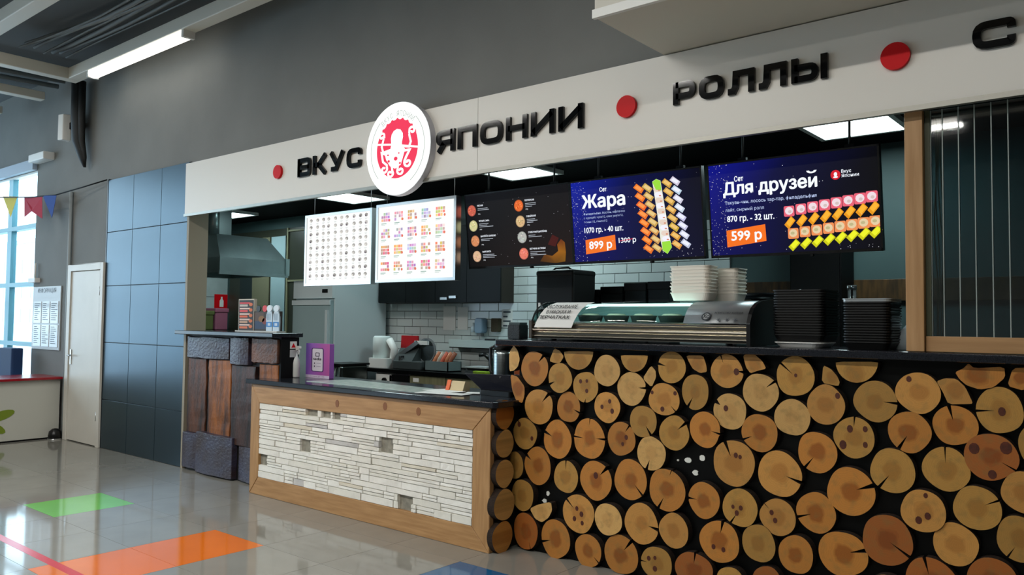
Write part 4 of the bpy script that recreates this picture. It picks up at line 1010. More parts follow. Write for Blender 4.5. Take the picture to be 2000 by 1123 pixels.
specks(p, 170, lambda u, v: (1 if u < .13 else .03)+(.5 if v < .09 and u > .75 else 0), rp); p.build('screen_picture', PS_, t)

# ------------------------------------------------------------------ kitchen ceiling lamps
KL = emis('kitchen_panel_glow', (225, 250, 250), 5)
def panel_lamp(px, py, label):
    q = Zp(px, py, 2.84); x0 = q.x; y1 = q.y; x1 = x0+.6; y0 = y1-.6
    t = thing('ceiling_panel_lamp', label, 'lamp', (x0+.3, y0+.3, 2.82), 'square lamps in the kitchen ceiling')
    MB().box(x0, x1, y0, y0+.035, 2.815, 2.85).box(x0, x1, y1-.035, y1, 2.815, 2.85).box(x0, x0+.035, y0+.035, y1-.035, 2.815, 2.85).box(x1-.035, x1, y0+.035, y1-.035, 2.815, 2.85).build('frame', WHITE, t)
    MB().box(x0+.03, x1-.03, y0+.03, y1-.03, 2.825, 2.845).build('diffuser', KL, t)
    l = bpy.data.lights.new('panel_light', 'AREA'); l.shape = 'SQUARE'; l.size = .53; l.energy = 14; l.color = (.74, .97, 1)
    lo = bpy.data.objects.new('panel_light', l); COL.objects.link(lo); place(lo, (x0+.3, y0+.3, 2.81), t)
panel_lamp(1605, 270, 'square ceiling lamp nearest the wooden post, above the rightmost screen')
panel_lamp(1000, 349, 'square ceiling lamp above the pizza menu screen')
panel_lamp(692, 395, 'square ceiling lamp beside the round sign, above the light boxes')
panel_lamp(455, 424, 'small-looking ceiling lamp farthest left, above the extractor hood')
# ------------------------------------------------------------------ kitchen
HS = mat('hood_steel', (170, 190, 190), .28, .75, var=.15, vscale=2)
hx = -8.0
hood = thing('extractor_hood', 'large steel extractor hood over the left kitchen corner', 'extractor hood', (-8.55, 5.1, 1.99))
mb = MB(); ya, yb, zb_, zl, zt = 4.70, 5.56, 2.0, 2.17, 2.43; xb = -9.2
v = [(hx, ya, zb_), (hx, yb, zb_), (xb, yb, zb_), (xb, ya, zb_), (hx, ya, zl), (hx, yb, zl), (xb, yb, zl), (xb, ya, zl), (hx-.12, ya+.02, zt), (hx-.12, yb-.2, zt), (xb+.1, yb-.2, zt), (xb+.1, ya+.02, zt)]
mb.add(v, [(0, 1, 5, 4), (1, 2, 6, 5), (2, 3, 7, 6), (3, 0, 4, 7), (4, 5, 9, 8), (5, 6, 10, 9), (6, 7, 11, 10), (7, 4, 8, 11), (8, 9, 10, 11)]); mb.build('canopy', HS, hood)
MB().box(hx-.015, hx+.012, ya-.01, yb+.01, zb_-.02, zb_+.02).build('rim', HS, hood)
MB().box(hx+.0, hx+.02, yb-.03, yb+.02, zb_, zb_+.2).build('end_plate', HS, hood)
MB().box(-8.75, -8.45, 4.8, 5.1, zt, 2.85).build('duct', mat('duct_dark_steel', (90, 100, 100), .3, 1), hood)
MB().lathe(-8.25, 4.75, [(.07, 2.43), (.07, 2.85)], 16).build('vent_pipe', HS, hood)
ov = thing('cooking_range', 'dark cooking range below the extractor hood', 'stove', (-8.6, 5.15, 0))
MB().box(-9.2, -8.1, 4.72, 5.5, .1, .9).build('body', mat('range_steel', (70, 76, 76), .35, .8), ov); MB().box(-9.22, -8.08, 4.7, 5.52, .9, .94).build('hob', BLACKP, ov)
for x in (-9.1, -8.2):
    for y in (4.8, 5.4): MB().box(x-.03, x+.03, y-.03, y+.03, 0, .1).build('foot', BLACKM, ov)
# fire extinguisher sign and coloured boxes on the left wall
q = Xp(433, 590, -10.49)
fe = thing('fire_sign', 'small red fire extinguisher sign on the kitchen tiles', 'sign', (-10.49, q.y, q.z-.1))
MB().box(-10.5, -10.494, q.y-.11, q.y+.11, q.z-.11, q.z+.11).build('plate', RED, fe)
sy = MB().prismx([(q.y-.03, q.z-.07), (q.y+.03, q.z-.07), (q.y+.03, q.z+.02), (q.y+.012, q.z+.045), (q.y+.012, q.z+.075), (q.y-.012, q.z+.075), (q.y-.012, q.z+.045), (q.y-.03, q.z+.02)], -10.494, -10.491); sy.build('symbol', WHITE, fe)
def cbox(name, pts, X, m, label, cat, dx=.25):
    (xa, ya_), (xb_, yb_) = pts; a = Xp(xa, ya_, X); b = Xp(xb_, yb_, X)
    o = thing(name, label, cat, (X-dx/2, (a.y+b.y)/2, min(a.z, b.z)))
    MB().box(X-dx, X, min(a.y, b.y), max(a.y, b.y), min(a.z, b.z), max(a.z, b.z)).build('body', m, o, bevel=.02); return o, a, b
shelfz = Xp(400, 645, -10.2).z
MBs = thing('side_cabinet', 'pale cabinet along the left kitchen wall behind the plank counter', 'cabinet', (-10.3, 5.3, 0))
MB().box(-10.49, -9.9, 4.5, 6.2, .05, shelfz-.03).build('body', FRID, MBs); MB().box(-10.49, -9.88, 4.48, 6.22, shelfz-.03, shelfz).build('top', BLACKM, MBs); MB().box(-10.45, -9.95, 4.55, 6.15, 0, .05).build('plinth', BLACKM, MBs)
for k, (xa, xb_, ytop, m, lb, cat) in enumerate(((394, 419, 608, mat('olive_box', (86, 92, 46), .7), 'olive green box on the side cabinet, behind the jamb', 'box'), (420, 447, 603, mat('pink_box', (150, 84, 104), .6), 'pink box on the side cabinet under the fire sign', 'box'))):
    a = Xp(xa, ytop, -10.15); b = Xp(xb_, ytop, -10.15)
    o = thing('storage_box', lb, cat, (-10.3, (a.y+b.y)/2, shelfz))
    MB().box(-10.45, -10.15, a.y+.01, b.y-.01, shelfz+.002, a.z).build('body', m, o, bevel=.015); MB().box(-10.46, -10.14, a.y, b.y, a.z-.05, a.z+.01).build('lid', m, o, bevel=.01)
# refrigerator
fx0, fx1, fy0, fy1, fz = -7.70, -7.0, 5.43, 6.22, 1.93
fg = thing('refrigerator', 'tall pale upright refrigerator behind the left light box', 'refrigerator', (-7.35, 5.8, 0))
MB().box(fx0, fx1, fy0+.05, fy1, .08, fz).build('cabinet', FRID, fg, bevel=.008)
hdp = MB().box(fx0, fx1, fy0+.015, fy0+.055, 1.73, fz).build('control_panel', FRID, fg)
MB().box(fx1-.17, fx1-.08, fy0+.008, fy0+.016, 1.79, 1.83).build('display', BLACKP, hdp)
dr = MB().box(fx0+.01, fx1-.01, fy0, fy0+.05, .15, 1.71).build('door', mat('fridge_door', (150, 172, 174), .3), fg, bevel=.008)
MB().box(fx0+.01, fx1-.01, fy0-.012, fy0+.002, 1.655, 1.71).build('door_rail', FRID, dr); MB().box(fx1-.07, fx1-.03, fy0-.025, fy0, .7, 1.6).build('handle', FRID, dr)
for x in (fx0+.06, fx1-.06):
    for y in (fy0+.1, fy1-.06): MB().lathe(x, y, [(.025, 0), (.025, .08)], 10).build('foot', BLACKM, fg)
# wall cabinet
wc = thing('wall_cabinet', 'dark wall cabinet on the tiled kitchen wall', 'cabinet', (-6.05, 6.2, 1.68))
DKC = mat('cabinet_dark', (8, 12, 13), .4, spec=.25)
MB().box(-6.98, -5.155, 6.09, KB-.014, 1.69, 2.5).build('carcass', mat('cabinet_side_brown', (36, 30, 22), .5), wc)
for k in range(4): MB().box(-6.97+.455*k, -6.52+.455*k, 6.07, 6.09, 1.695, 2.495).build('door', DKC, wc)
for k in range(2): MB().box(-5.98+.13*k, -5.88+.13*k, 6.058, 6.07, 1.72+.015*k, 1.745+.015*k).build('handle', ALU, wc)
# worktop and units along the back wall
BT = .985
tag(MB().box(-6.98, -3.5, 5.7, KB-.014, BT-.04, BT).build('kitchen_worktop', BLACK, bevel=.004), 'black kitchen worktop along the tiled back wall', 'worktop')
UN = mat('unit_olive_laminate', (120, 118, 88), .5, var=.15, vscale=3, stretch=(20, 1, 1))
for k in range(5):
    x0 = -6.08+.52*k
    u_ = thing('base_cabinet', ('%s olive base cabinet under the kitchen worktop' % ('first', 'second', 'third', 'fourth', 'rightmost')[k]) + (' from the oven' if k < 4 else ''), 'cabinet', (x0+.26, 6, 0), 'olive base cabinets')
    MB().box(x0+.002, x0+.518, 5.76, 6.26, .1, BT-.042).build('carcass', UN, u_); MB().box(x0+.01, x0+.51, 5.8, 6.2, 0, .1).build('plinth', BLACKM, u_)
    d_ = MB().box(x0+.006, x0+.514, 5.735, 5.76, .74, BT-.05).build('drawer', UN, u_); MB().box(x0+.06, x0+.14, 5.728, 5.736, .87, .91).build('label_plate', WHITE, d_)
    MB().box(x0+.2, x0+.32, 5.715, 5.735, .83, .845).build('handle', ALU, d_)
    MB().box(x0+.006, x0+.514, 5.735, 5.76, .11, .73).build('door', UN, u_)
on = thing('oven', 'white built-in oven with black window under the kitchen worktop', 'oven', (-6.35, 6, 0))
MB().box(-6.62, -6.09, 5.76, 6.26, .1, BT-.042).build('body', WHITE, on); MB().box(-6.6, -6.36, 5.735, 5.76, .74, BT-.06).build('control_panel', WHITE, on); MB().box(-6.35, -6.1, 5.735, 5.76, .55, BT-.06).build('door_glass', BLACKP, on)
MB().prism(ell(-6.46, .86, .035, .03, 14), 5.72, 5.736).build('knob', BLACKP, on); MB().box(-6.37, -6.355, 5.72, 5.736, .76, .92).build('handle', BLACKP, on); MB().box(-6.6, -6.1, 5.8, 6.2, 0, .1).build('plinth', BLACKM, on)
# steel sink unit at left
sk = thing('steel_bin', 'steel bin with dark sides standing beside the refrigerator', 'bin', (-6.72, 5.5, 0))
MB().box(-6.93, -6.64, 5.3, 5.66, .05, 1.02).build('body', mat('bin_steel', (110, 118, 116), .25, 1), sk, bevel=.02); MB().box(-6.94, -6.63, 5.29, 5.67, 1.02, 1.04).build('lid', BLACKP, sk)
MB().lathe(-6.78, 5.27, [(.07, .3), (.07, .99), (.06, 1.0)], 16).build('front_tube', STEEL, sk); MB().tube([(-6.78, 5.25, 1.0), (-6.78, 5.25, 1.1)], .012).build('tap', BLACKP, sk)
MB().box(-6.9, -6.67, 5.33, 5.63, 0, .05).build('foot', BLACKM, sk)
# food processor
fp = thing('food_processor', 'white food processor with tall cylinder beside the refrigerator', 'food processor', (-6.66, 5.9, BT))
MB().prismz(rrect(-6.80, -6.5, 5.78, 6.02, .04), BT, BT+.1).build('base', WHITE, fp); MB().lathe(-6.7, 5.9, [(.1, BT+.1), (.1, BT+.32), (.085, BT+.34)], 18).build('bowl', mat('milky_plastic', (206, 216, 214), .4), fp)
MB().tube([(-6.52, 5.9, BT+.06), (-6.5, 5.9, BT+.2), (-6.58, 5.9, BT+.3)], .04, 10).build('motor_arm', WHITE, fp)
# slicer
sl_ = thing('slicer', 'grey meat slicer with a round blade on kitchen worktop', 'slicer', (-6.2, 5.95, BT))
MB().prismz(rrect(-6.42, -5.98, 5.78, 6.1, .05), BT, BT+.09).build('base', mat('slicer_grey', (64, 70, 70), .4), sl_, bevel=.01)
MB().prismx([(5.8, BT+.09), (6.05, BT+.09), (6.05, BT+.2), (5.9, BT+.22)], -6.40, -6.12).build('motor_housing', mat('slicer_grey', (64, 70, 70), .4), sl_)
MB().prism(ell(-6.04, BT+.2, .12, .12, 28), 5.93, 5.94).build('blade', STEEL, sl_); MB().ribbon(ell(-6.04, BT+.2, .125, .125, 28), .014, 5.925, 5.945, True).build('blade_guard', GREYM, sl_)
mb = MB(); v = [(-6.42, 5.85, BT+.14), (-6.36, 5.85, BT+.12), (-6.08, 5.85, BT+.27), (-6.12, 5.85, BT+.30)]; v += [(a, 6.0, c) for a, b, c in v]
mb.add(v, [(0, 1, 2, 3), (7, 6, 5, 4), (0, 4, 5, 1), (1, 5, 6, 2), (2, 6, 7, 3), (3, 7, 4, 0)]); mb.build('feed_tray', ALU, sl_)
MB().box(-6.16, -5.97, 5.87, 5.9, BT+.26, BT+.3).build('pusher', WHITE, sl_); MB().lathe(-6.3, 5.82, [(.03, BT+.02), (.03, BT+.14)], 12).build('dial', BLACKP, sl_)
# cutting board
cbm = MB(); a = Yp(785, 655, 6.2); b = Yp(818, 655, 6.2); cbm.prism([(a.x-.02, BT), (b.x+.07, BT), (b.x+.07, BT+.2), (b.x, BT+.22), (b.x-.01, a.z), (a.x, a.z)], 6.19, 6.215)
tag(cbm.build('cutting_board', mat('board_red', (172, 14, 24), .45), bevel=.004), 'red plastic cutting board standing against the tiled wall', 'cutting board')
# clear tub of sausages
tb = thing('food_tub', 'clear tub holding wrapped sausages on the kitchen worktop', 'tub', (-5.75, 5.9, BT))
mb = MB(); mb.box(-5.93, -5.6, 5.8, 6.0, BT, BT+.01).box(-5.93, -5.92, 5.8, 6.0, BT, BT+.1).box(-5.61, -5.6, 5.8, 6.0, BT, BT+.1).box(-5.93, -5.6, 5.8, 5.81, BT, BT+.1).box(-5.93, -5.6, 5.99, 6.0, BT, BT+.1); mb.build('tub', mat('tub_frosted', (110, 124, 124), .3), tb)
for k in range(5):
    x = -5.9+.055*k; c_ = ((196, 120, 84), (190, 176, 160), (204, 96, 70), (196, 120, 84), (150, 84, 60))[k]
    tag(MB().tube([(x, 5.87+.02*(k % 2), BT+.03), (x+.03, 5.9, BT+.12), (x+.07, 5.92, BT+.19)], .022, 8).build('sausage', mat('sausage_%s' % 'abcde'[k], c_, .4)), ('leftmost wrapped sausage in the clear tub', 'pale wrapped sausage, second in the clear tub', 'reddest sausage, third in the clear tub', 'fourth sausage in the clear tub', 'rightmost dark brown sausage in the clear tub')[k], 'sausage', 'sausages in the clear tub')
# white wall shelf with power strip below
sh = thing('wall_shelf', 'white wall shelf with deep front edge below the tiles', 'shelf', (-4.9, 6.2, 1.22))
MB().box(-5.92, -4.55, 6.14, KB-.014, 1.225, 1.30).build('front_board', mat('shelf_white', (190, 204, 202), .4), sh); MB().box(-5.92, -4.55, 6.15, KB-.014, 1.215, 1.225).build('underside_shadow', BLACKM, sh)  # thin black strip paints the shadow line beneath the shelf
pw = thing('power_strip', 'white four-socket power strip under the wall shelf', 'power strip', (-5.28, 6.26, 1.13))
MB().box(-5.42, -5.15, 6.26, KB-.014, 1.12, 1.17).build('body', WHITE, pw, bevel=.005)
for k in range(4): MB().prism(ell(-5.39+.065*k, 1.145, .02, .017, 12), 6.254, 6.261).build('socket', GREYM, pw)
# pots and small kitchen ware
pot = thing('pot', 'teal pot with dark food on top on the kitchen worktop', 'pot', (-5.0, 5.88, BT))
MB().lathe(-5.0, 5.88, [(.075, BT), (.085, BT+.02), (.085, BT+.13), (.088, BT+.135), (.08, BT+.135)], 20).build('body', mat('teal_enamel', (30, 66, 72), .3), pot); MB().lathe(-5.0, 5.88, [(.07, BT+.13), (.055, BT+.19), (.02, BT+.215)], 16).build('mound', mat('dark_greens', (38, 50, 46), .8, bump=.8, bscale=60), pot)
MB().tube([(-5.08, 5.88, BT+.12), (-5.16, 5.86, BT+.19), (-5.22, 5.85, BT+.18)], .02, 8).build('handle', BLACKP, pot)
tag(MB().prismz(rrect(-5.2, -5.02, 5.72, 5.79, .02), BT, BT+.035).build('sponge', mat('lime_sponge', (140, 170, 40), .9, bump=.6, bscale=120), bevel=.006), 'lime green sponge at front edge of the kitchen worktop', 'sponge')
sc_ = thing('kitchen_scale', 'small white scale with sloped plate beside the teal pot', 'scale', (-5.3, 5.95, BT)); MB().prismx([(5.85, BT), (6.05, BT), (6.05, BT+.03), (5.88, BT+.05)], -5.42, -5.15).build('base', BLACKP, sc_); MB().box(-5.42, -5.14, 5.86, 6.05, BT+.055, BT+.065).build('plate', mat('scale_white', (206, 214, 214), .3), sc_)
tag(MB().box(-4.82, -4.68, 5.85, 5.95, BT, BT+.1).build('spice_box', mat('orange_carton', (176, 84, 36), .6), bevel=.004), 'small orange carton on the worktop behind the tablet', 'box')
cl = MB(); v = []; 
for i in range(5):
    for j in range(3): v.append((-4.95+.07*i, 5.7+.05*j, BT+.012+.018*abs(math.sin(i*1.7+j))))
cl.add(v, [(3*i+j, 3*i+3+j, 3*i+4+j, 3*i+1+j) for i in range(4) for j in range(2)])
o = cl.build('cloth', mat('pink_cloth', (170, 104, 104), .9)); md = o.modifiers.new('s', 'SOLIDIFY'); md.thickness = .012; md.offset = -1; tag(o, 'folded pink cloth beside the orange carton', 'cloth')
# things pinned and hung on the tiles
def pinned(name, x0, y0, x1, y1, m, lab, cat, lines=0, d=.004):
    a = Yp(x0, y0, KB-.02); b = Yp(x1, y1, KB-.02)
    t = thing(name, lab, cat, ((a.x+b.x)/2, KB-.016, b.z))
    MB().box(a.x, b.x, KB-.014-d, KB-.014, b.z, a.z).build('sheet', m, t)
    if lines:
        p = Print((a.x, KB-.014-d, b.z), X_, Z_)
        for k in range(lines): p.rect(.02, (b.x-a.x)-.02-.04*(k % 2), (a.z-b.z)*(1-(k+.6)/lines)-.008, (a.z-b.z)*(1-(k+.6)/lines)+.008, (60, 72, 78), 1)
        p.build('print', print_mat('print_paper', 0), t)
pinned('paper_sheet', 866, 598, 889, 645, PAPER, 'larger blank paper sheet taped to tiles left of the dispenser', 'paper')
pinned('paper_sheet', 894, 600, 913, 644, PAPER, 'narrow blank paper sheet hanging next to the soap dispenser', 'paper')
pinned('paper_sheet', 980, 604, 1000, 640, PAPER, 'paper note with dark printed lines on tiles above the thermos', 'paper', 4)
a = Yp(940, 636, KB-.05); ds = thing('soap_dispenser', 'pale blue soap dispenser on the tiled wall', 'dispenser', (a.x, KB-.06, a.z-.1))
MB().prism(rrect(a.x-.055, a.x+.055, a.z-.08, a.z+.08, .03), KB-.1, KB-.014).build('body', mat('dispenser_blue', (130, 156, 178), .3), ds, bevel=.01); MB().box(a.x-.03, a.x+.03, KB-.09, KB-.04, a.z-.105, a.z-.08).build('nozzle', GREYM, ds)
sb = Yp(914, 640, KB-.04); tag(MB().lathe(sb.x+.09, KB-.05, [(.03, a.z-.07), (.032, a.z-.02), (.012, a.z), (.012, a.z+.03)], 12).build('small_bottle', mat('bottle_white', (196, 212, 220), .3)), 'small white bottle hanging left of the soap dispenser', 'bottle')
b = Yp(968, 635, KB-.05); tw_ = MB().prism(rrect(b.x-.045, b.x+.045, b.z-.07, b.z+.07, .012), KB-.07, KB-.014); tag(tw_.build('hanging_cloth', mat('brown_cloth', (74, 66, 50), .9, bump=.6, bscale=60)), 'brown cloth hanging on the tiles beside the soap dispenser', 'cloth')
k0 = Yp(946, 667, 6.1); kn = thing('knife', 'black-handled knife on the white wall shelf', 'knife', (k0.x, 6.2, 1.30)); MB().box(k0.x-.07, k0.x+.06, 6.18, 6.205, 1.301, 1.32).build('handle', BLACKP, kn, bevel=.004); MB().box(k0.x-.25, k0.x-.07, 6.185, 6.2, 1.304, 1.308).build('blade', STEEL, kn)
# right part of the kitchen
tag(MB().box(-2.83, 1.5, KB-.03, KB, 1.68, 1.84).build('wall_board', WOODB, bevel=.003), 'brown wooden board fixed along the right kitchen wall', 'board')
a = Yp(1545, 500, 6.0); b = Yp(1645, 500, 6.0)
dc = thing('black_tower', 'tall black cabinet column below the rightmost screen', 'cabinet', ((a.x+b.x)/2, 6.1, 0)); MB().box(a.x, b.x, 5.98, 6.27, .05, 2.6).build('body', BLACKM, dc); MB().box(a.x+.03, b.x-.03, 6, 6.2, 0, .05).build('plinth', BLACKM, dc); MB().box(a.x+.01, b.x-.01, 5.965, 5.98, .1, 2.55).build('door', BLACKP, dc)
pt_ = thing('prep_table', 'steel prep table behind the log counter', 'table', (-2.2, 5.05, 0))
MB().box(-4.0, -.7, 4.8, 5.4, 1.0, 1.04).build('top', STEEL, pt_)
for x in (-3.95, -.75):
    for y in (4.85, 5.35): MB().lathe(x, y, [(.02, 0), (.02, 1.0)], 10).build('leg', STEEL, pt_)
PT = 1.04
a = Yp(1047, 540, 4.9); b = Yp(1120, 540, 4.9); tz = Yp(1080, 527, 4.9).z
bb = thing('black_bag', 'large black insulated delivery bag standing behind the display case', 'bag', ((a.x+b.x)/2, 5.05, PT)); MB().box(a.x, b.x, 4.9, 5.2, PT, tz-.03).build('body', mat('bag_black', (8, 10, 10), .6), bb, bevel=.015)
MB().box(a.x-.004, b.x+.004, 4.895, 5.205, tz-.05, tz).build('lid', mat('bag_black', (8, 10, 10), .6), bb, bevel=.02); MB().tube([((a.x+b.x)/2-.1, 5.0, tz-.005), ((a.x+b.x)/2-.06, 5.0, tz+.02), ((a.x+b.x)/2+.06, 5.0, tz+.02), ((a.x+b.x)/2+.1, 5.0, tz-.005)], .008).build('handle', BLACKP, bb)
MB().box(a.x+.03, a.x+.05, 4.892, 4.9, PT+.4, tz-.25).build('strap', WHITE, bb)
for k in range(4):
    x = Yp(1126+46*k, 560, 5.21).x; z1 = Yp(1126+46*k, (566, 560, 553, 550)[k], 5.21).z; x2 = Yp(1170+46*k, 560, 5.21).x
    o = thing('black_crate', ('leftmost', 'second', 'third', 'rightmost')[k]+' dark crate in the row behind the display case', 'crate', ((x+x2)/2, 5.3, PT), 'dark crates behind the display case')
    MB().box(x+.004, x2-.004, 5.215, 5.38, PT, z1-.02).build('body', mat('crate_dark', (26, 34, 36), .5), o, bevel=.006); MB().box(x, x2, 5.21, 5.385, z1-.06, z1).build('rim', BLACKP, o, bevel=.005)
yb_ = Yp(1430, 575, 5.1); zt_ = Yp(1430, 548, 5.1).z
o = thing('squeeze_bottle', 'yellow squeeze bottle behind the white lunch boxes', 'bottle', (yb_.x, 5.1, PT)); MB().lathe(yb_.x, 5.1, [(.03, PT), (.03, zt_-.13), (.024, zt_-.12)], 14).build('stand', GREYM, o); MB().lathe(yb_.x, 5.1, [(.028, zt_-.12), (.03, zt_-.06), (.012, zt_-.03), (.004, zt_)], 14).build('body', mat('yellow_plastic', (150, 160, 30), .4), o)
pn = Yp(1470, 572, 5.0); o = thing('dark_pan', 'dark frying pan lying behind the display case', 'pan', (pn.x, 5.05, PT)); MB().lathe(pn.x, 5.1, [(.05, PT), (.05, pn.z-.04)], 14).build('stand', BLACKM, o); MB().lathe(pn.x, 5.1, [(.11, pn.z-.04), (.14, pn.z), (.13, pn.z)], 22).build('bowl', mat('pan_dark', (16, 20, 26), .4), o); MB().tube([(pn.x+.13, 5.1, pn.z-.005), (pn.x+.3, 5.05, pn.z+.01)], .012).build('handle', BLACKP, o)
for k, px in enumerate((1659, 1669)):
    q = Yp(px, 560, 5.2); o = thing('tap', ('left', 'right')[k]+' one of two thin chrome taps behind the black trays', 'tap', (q.x, 5.2, PT), 'chrome taps'); MB().lathe(q.x, 5.2, [(.02, PT), (.02, PT+.02), (.01, PT+.03), (.01, q.z)], 10).build('stem', ALU, o); MB().lathe(q.x, 5.2, [(.014, q.z-.02), (.014, q.z+.01)], 10).build('head', ALU, o)
# ------------------------------------------------------------------ right end: post and glass screen
tag(MB().box(-.985, -.905, 4.16, 4.245, 1.379, 2.53).build('wooden_post', mat('post_wood', (182, 142, 98), .5, var=.35, vscale=3, vcol=(162, 122, 78), stretch=(10, 10, .8), bump=.05, bscale=30), bevel=.003), 'pale wooden post rising from the log counter worktop', 'post')
gs = thing('glass_screen', 'glass screen with thin vertical joints right of the wooden post', 'screen', (.3, 4.2, 1.379))
MB().box(-.903, 1.6, 4.175, 4.235, 1.379, 1.452).build('sill', mat('post_wood_h', (176, 136, 92), .5, var=.3, vscale=3, vcol=(158, 118, 76), stretch=(.8, 10, 10)), gs, bevel=.003)
jx = [Yp(px, 450, 4.205).x for px in (1843, 1874.5, 1906, 1939, 1972)]
st = (jx[-1]-jx[0])/4
js = [jx[0]-st*.75]+jx
while js[-1] < 1.55: js.append(js[-1]+st)
JM = mat('joint_strip', (150, 160, 156), .35)
for i, x in enumerate(js):
    MB().box(x-.0022, x+.0022, 4.198, 4.212, 1.452, 2.53).build('joint_strip', JM, gs)
    if i+1 < len(js): MB().box(x+.0025, js[i+1]-.0025, 4.203, 4.208, 1.452, 2.53).build('glass_panel', DARKG, gs)
MB().box(-.903, -.88, 4.19, 4.22, 1.452, 2.53).build('edge_bead', mat('bead_green', (70, 74, 52), .5), gs)
CB = mat('cable_beige', (150, 134, 100), .6)
for k in range(4):
    pts = [(-.868+.006*k+.007*math.sin(i*.9+k*1.3)*(1 if 2 < i < 9 else .3), 4.245+.008*k, 2.5-.1*i) for i in range(12)]
    if k > 1: pts = [(p[0]+.012*math.sin(max(0, i-5)*.6), p[1], p[2]) for i, p in enumerate(pts)]
    pts[-1] = (pts[-1][0], pts[-1][1], 1.39)
    tag(MB().tube(pts, .0028, 6).build('hanging_cable', CB), ('leftmost', 'second', 'third', 'rightmost')[k]+' thin beige cable hanging behind the glass next to post', 'cable', 'beige cables beside the post')
bgp = Yp(1768, 650, 4.45); o = MB()
v = [(bgp.x-.06, 4.4, 1.379), (bgp.x+.1, 4.4, 1.379), (bgp.x+.1, 4.6, 1.379), (bgp.x-.06, 4.6, 1.379), (bgp.x-.03, 4.43, 1.46), (bgp.x+.1, 4.43, 1.48), (bgp.x+.1, 4.57, 1.5), (bgp.x-.02, 4.57, 1.47), (bgp.x+.03, 4.48, 1.54), (bgp.x+.08, 4.48, 1.56), (bgp.x+.08, 4.52, 1.56), (bgp.x+.03, 4.52, 1.55)]
o.add(v, [(3, 2, 1, 0), (0, 1, 5, 4), (1, 2, 6, 5), (2, 3, 7, 6), (3, 0, 4, 7), (4, 5, 9, 8), (5, 6, 10, 9), (6, 7, 11, 10), (7, 4, 8, 11), (8, 9, 10, 11)], 0, True)
tag(o.build('plastic_bag', mat('bag_white', (196, 212, 220), .3)), 'crumpled white plastic bag half hidden by the wooden post', 'bag')

# ------------------------------------------------------------------ display case
WT = 1.378
dcx0, dcx1, dcm = -3.30, -1.775, -2.18
dc = thing('sushi_display_case', 'low refrigerated display case with curved glass on the tall counter', 'display case', (-2.5, 4.4, WT))
CST = mat('case_steel', (186, 180, 166), .22, 1)
for k, (za, zb, yy) in enumerate(((WT+.012, WT+.045, 4.2), (WT+.05, WT+.088, 4.19), (WT+.093, WT+.125, 4.2))):
    pr_ = [(yy+.03, za)]+[(yy+.02-.02*math.sin(math.pi*i/6), za+(zb-za)*i/6) for i in range(7)]+[(yy+.03, zb)]
    mb = MB().prismx(pr_[::-1], dcx0+.02, dcx1-.02); mb.build('base_rail', CST, dc)
MB().box(dcx0+.02, dcx1-.02, 4.21, 4.62, WT+.012, WT+.12).build('base', mat('case_base_dark', (70, 68, 62), .4, .6), dc)
for x in (dcx0+.15, dcx1-.15):
    for y in (4.26, 4.56): MB().lathe(x, y, [(.02, WT), (.02, WT+.013)], 10).build('foot', BLACKP, dc)
prof = [(4.2, WT+.125), (4.225, WT+.17), (4.255, WT+.205), (4.30, WT+.232), (4.36, WT+.248), (4.45, WT+.256), (4.62, WT+.258)]
def skin(x0, x1, name, m, th=.005):
    pr2 = prof+[(y, z-th) for y, z in prof[::-1]]
    n = len(pr2); mb = MB(); v = [(x0, y, z) for y, z in pr2]+[(x1, y, z) for y, z in pr2]
    k = len(prof)
    fs_ = [(i, i+1, i+1+n, i+n) for i in range(k-1)]+[(i, i+1, i+1+n, i+n) for i in range(k, n-1)]+[(0, n, 2*n-1, n-1), (k-1, k, k+n, k-1+n)]
    fs_ += [(i, n-1-i, n-2-i, i+1) for i in range(k-1)]+[(n+i, n+i+1, 2*n-2-i, 2*n-1-i) for i in range(k-1)]
    mb.add(v, fs_); mb.sm = [True]*len(mb.f); return mb.build(name, m, dc)
skin(dcx0+.02, dcm, 'curved_glass', CASEG)
skin(dcm, dcx1-.02, 'machine_cover', mat('machine_grey', (120, 124, 126), .3, .2))
side = [(4.2, WT)]+prof+[(4.62, WT)]
MB().prismx([(y-.006 if i < 4 else y, z+.004 if i > 1 else z) for i, (y, z) in enumerate(side)], dcx1-.022, dcx1).build('end_cap', BLACKP, dc)
gp = MB().prismx([(y+.004, z-.004) for y, z in side][1:-1]+[(4.62, WT+.13)], dcx0+.022, dcx0+.028); gp.build('side_glass', CASEG, dc)
eb = MB(); eb2 = [(y, z) for y, z in prof]
for i in range(len(eb2)-1): eb.tube([(dcx0+.014, *eb2[i]), (dcx0+.014, *eb2[i+1])], .006, 6)
eb.build('glass_edge', BLACKP, dc)
MB().box(dcx0, dcx0+.022, 4.185, 4.62, WT+.012, WT+.13).build('end_cap', mat('case_end_brown', (70, 62, 52), .4), dc)
MB().box(dcx0+.05, dcm-.01, 4.61, 4.62, WT+.12, WT+.25).build('rear_door', mat('rear_door_grey', (150, 172, 172), .3), dc)
MB().box(dcx0+.3, dcm-.02, 4.33, 4.40, WT+.225, WT+.24).build('reflection_strip', emis('case_reflection', (225, 255, 250), 2.5), dc)  # glowing strip stands in for a ceiling lamp's reflection on the glass
l = bpy.data.lights.new('case_fill', 'AREA'); l.shape = 'RECTANGLE'; l.size = .8; l.size_y = .05; l.energy = .12; l.color = (.85, 1, .98)
lo = bpy.data.objects.new('case_fill', l); COL.objects.link(lo); place(lo, (-2.65, 4.365, WT+.222), dc)  # added lamp inside the case, just under the glowing strip
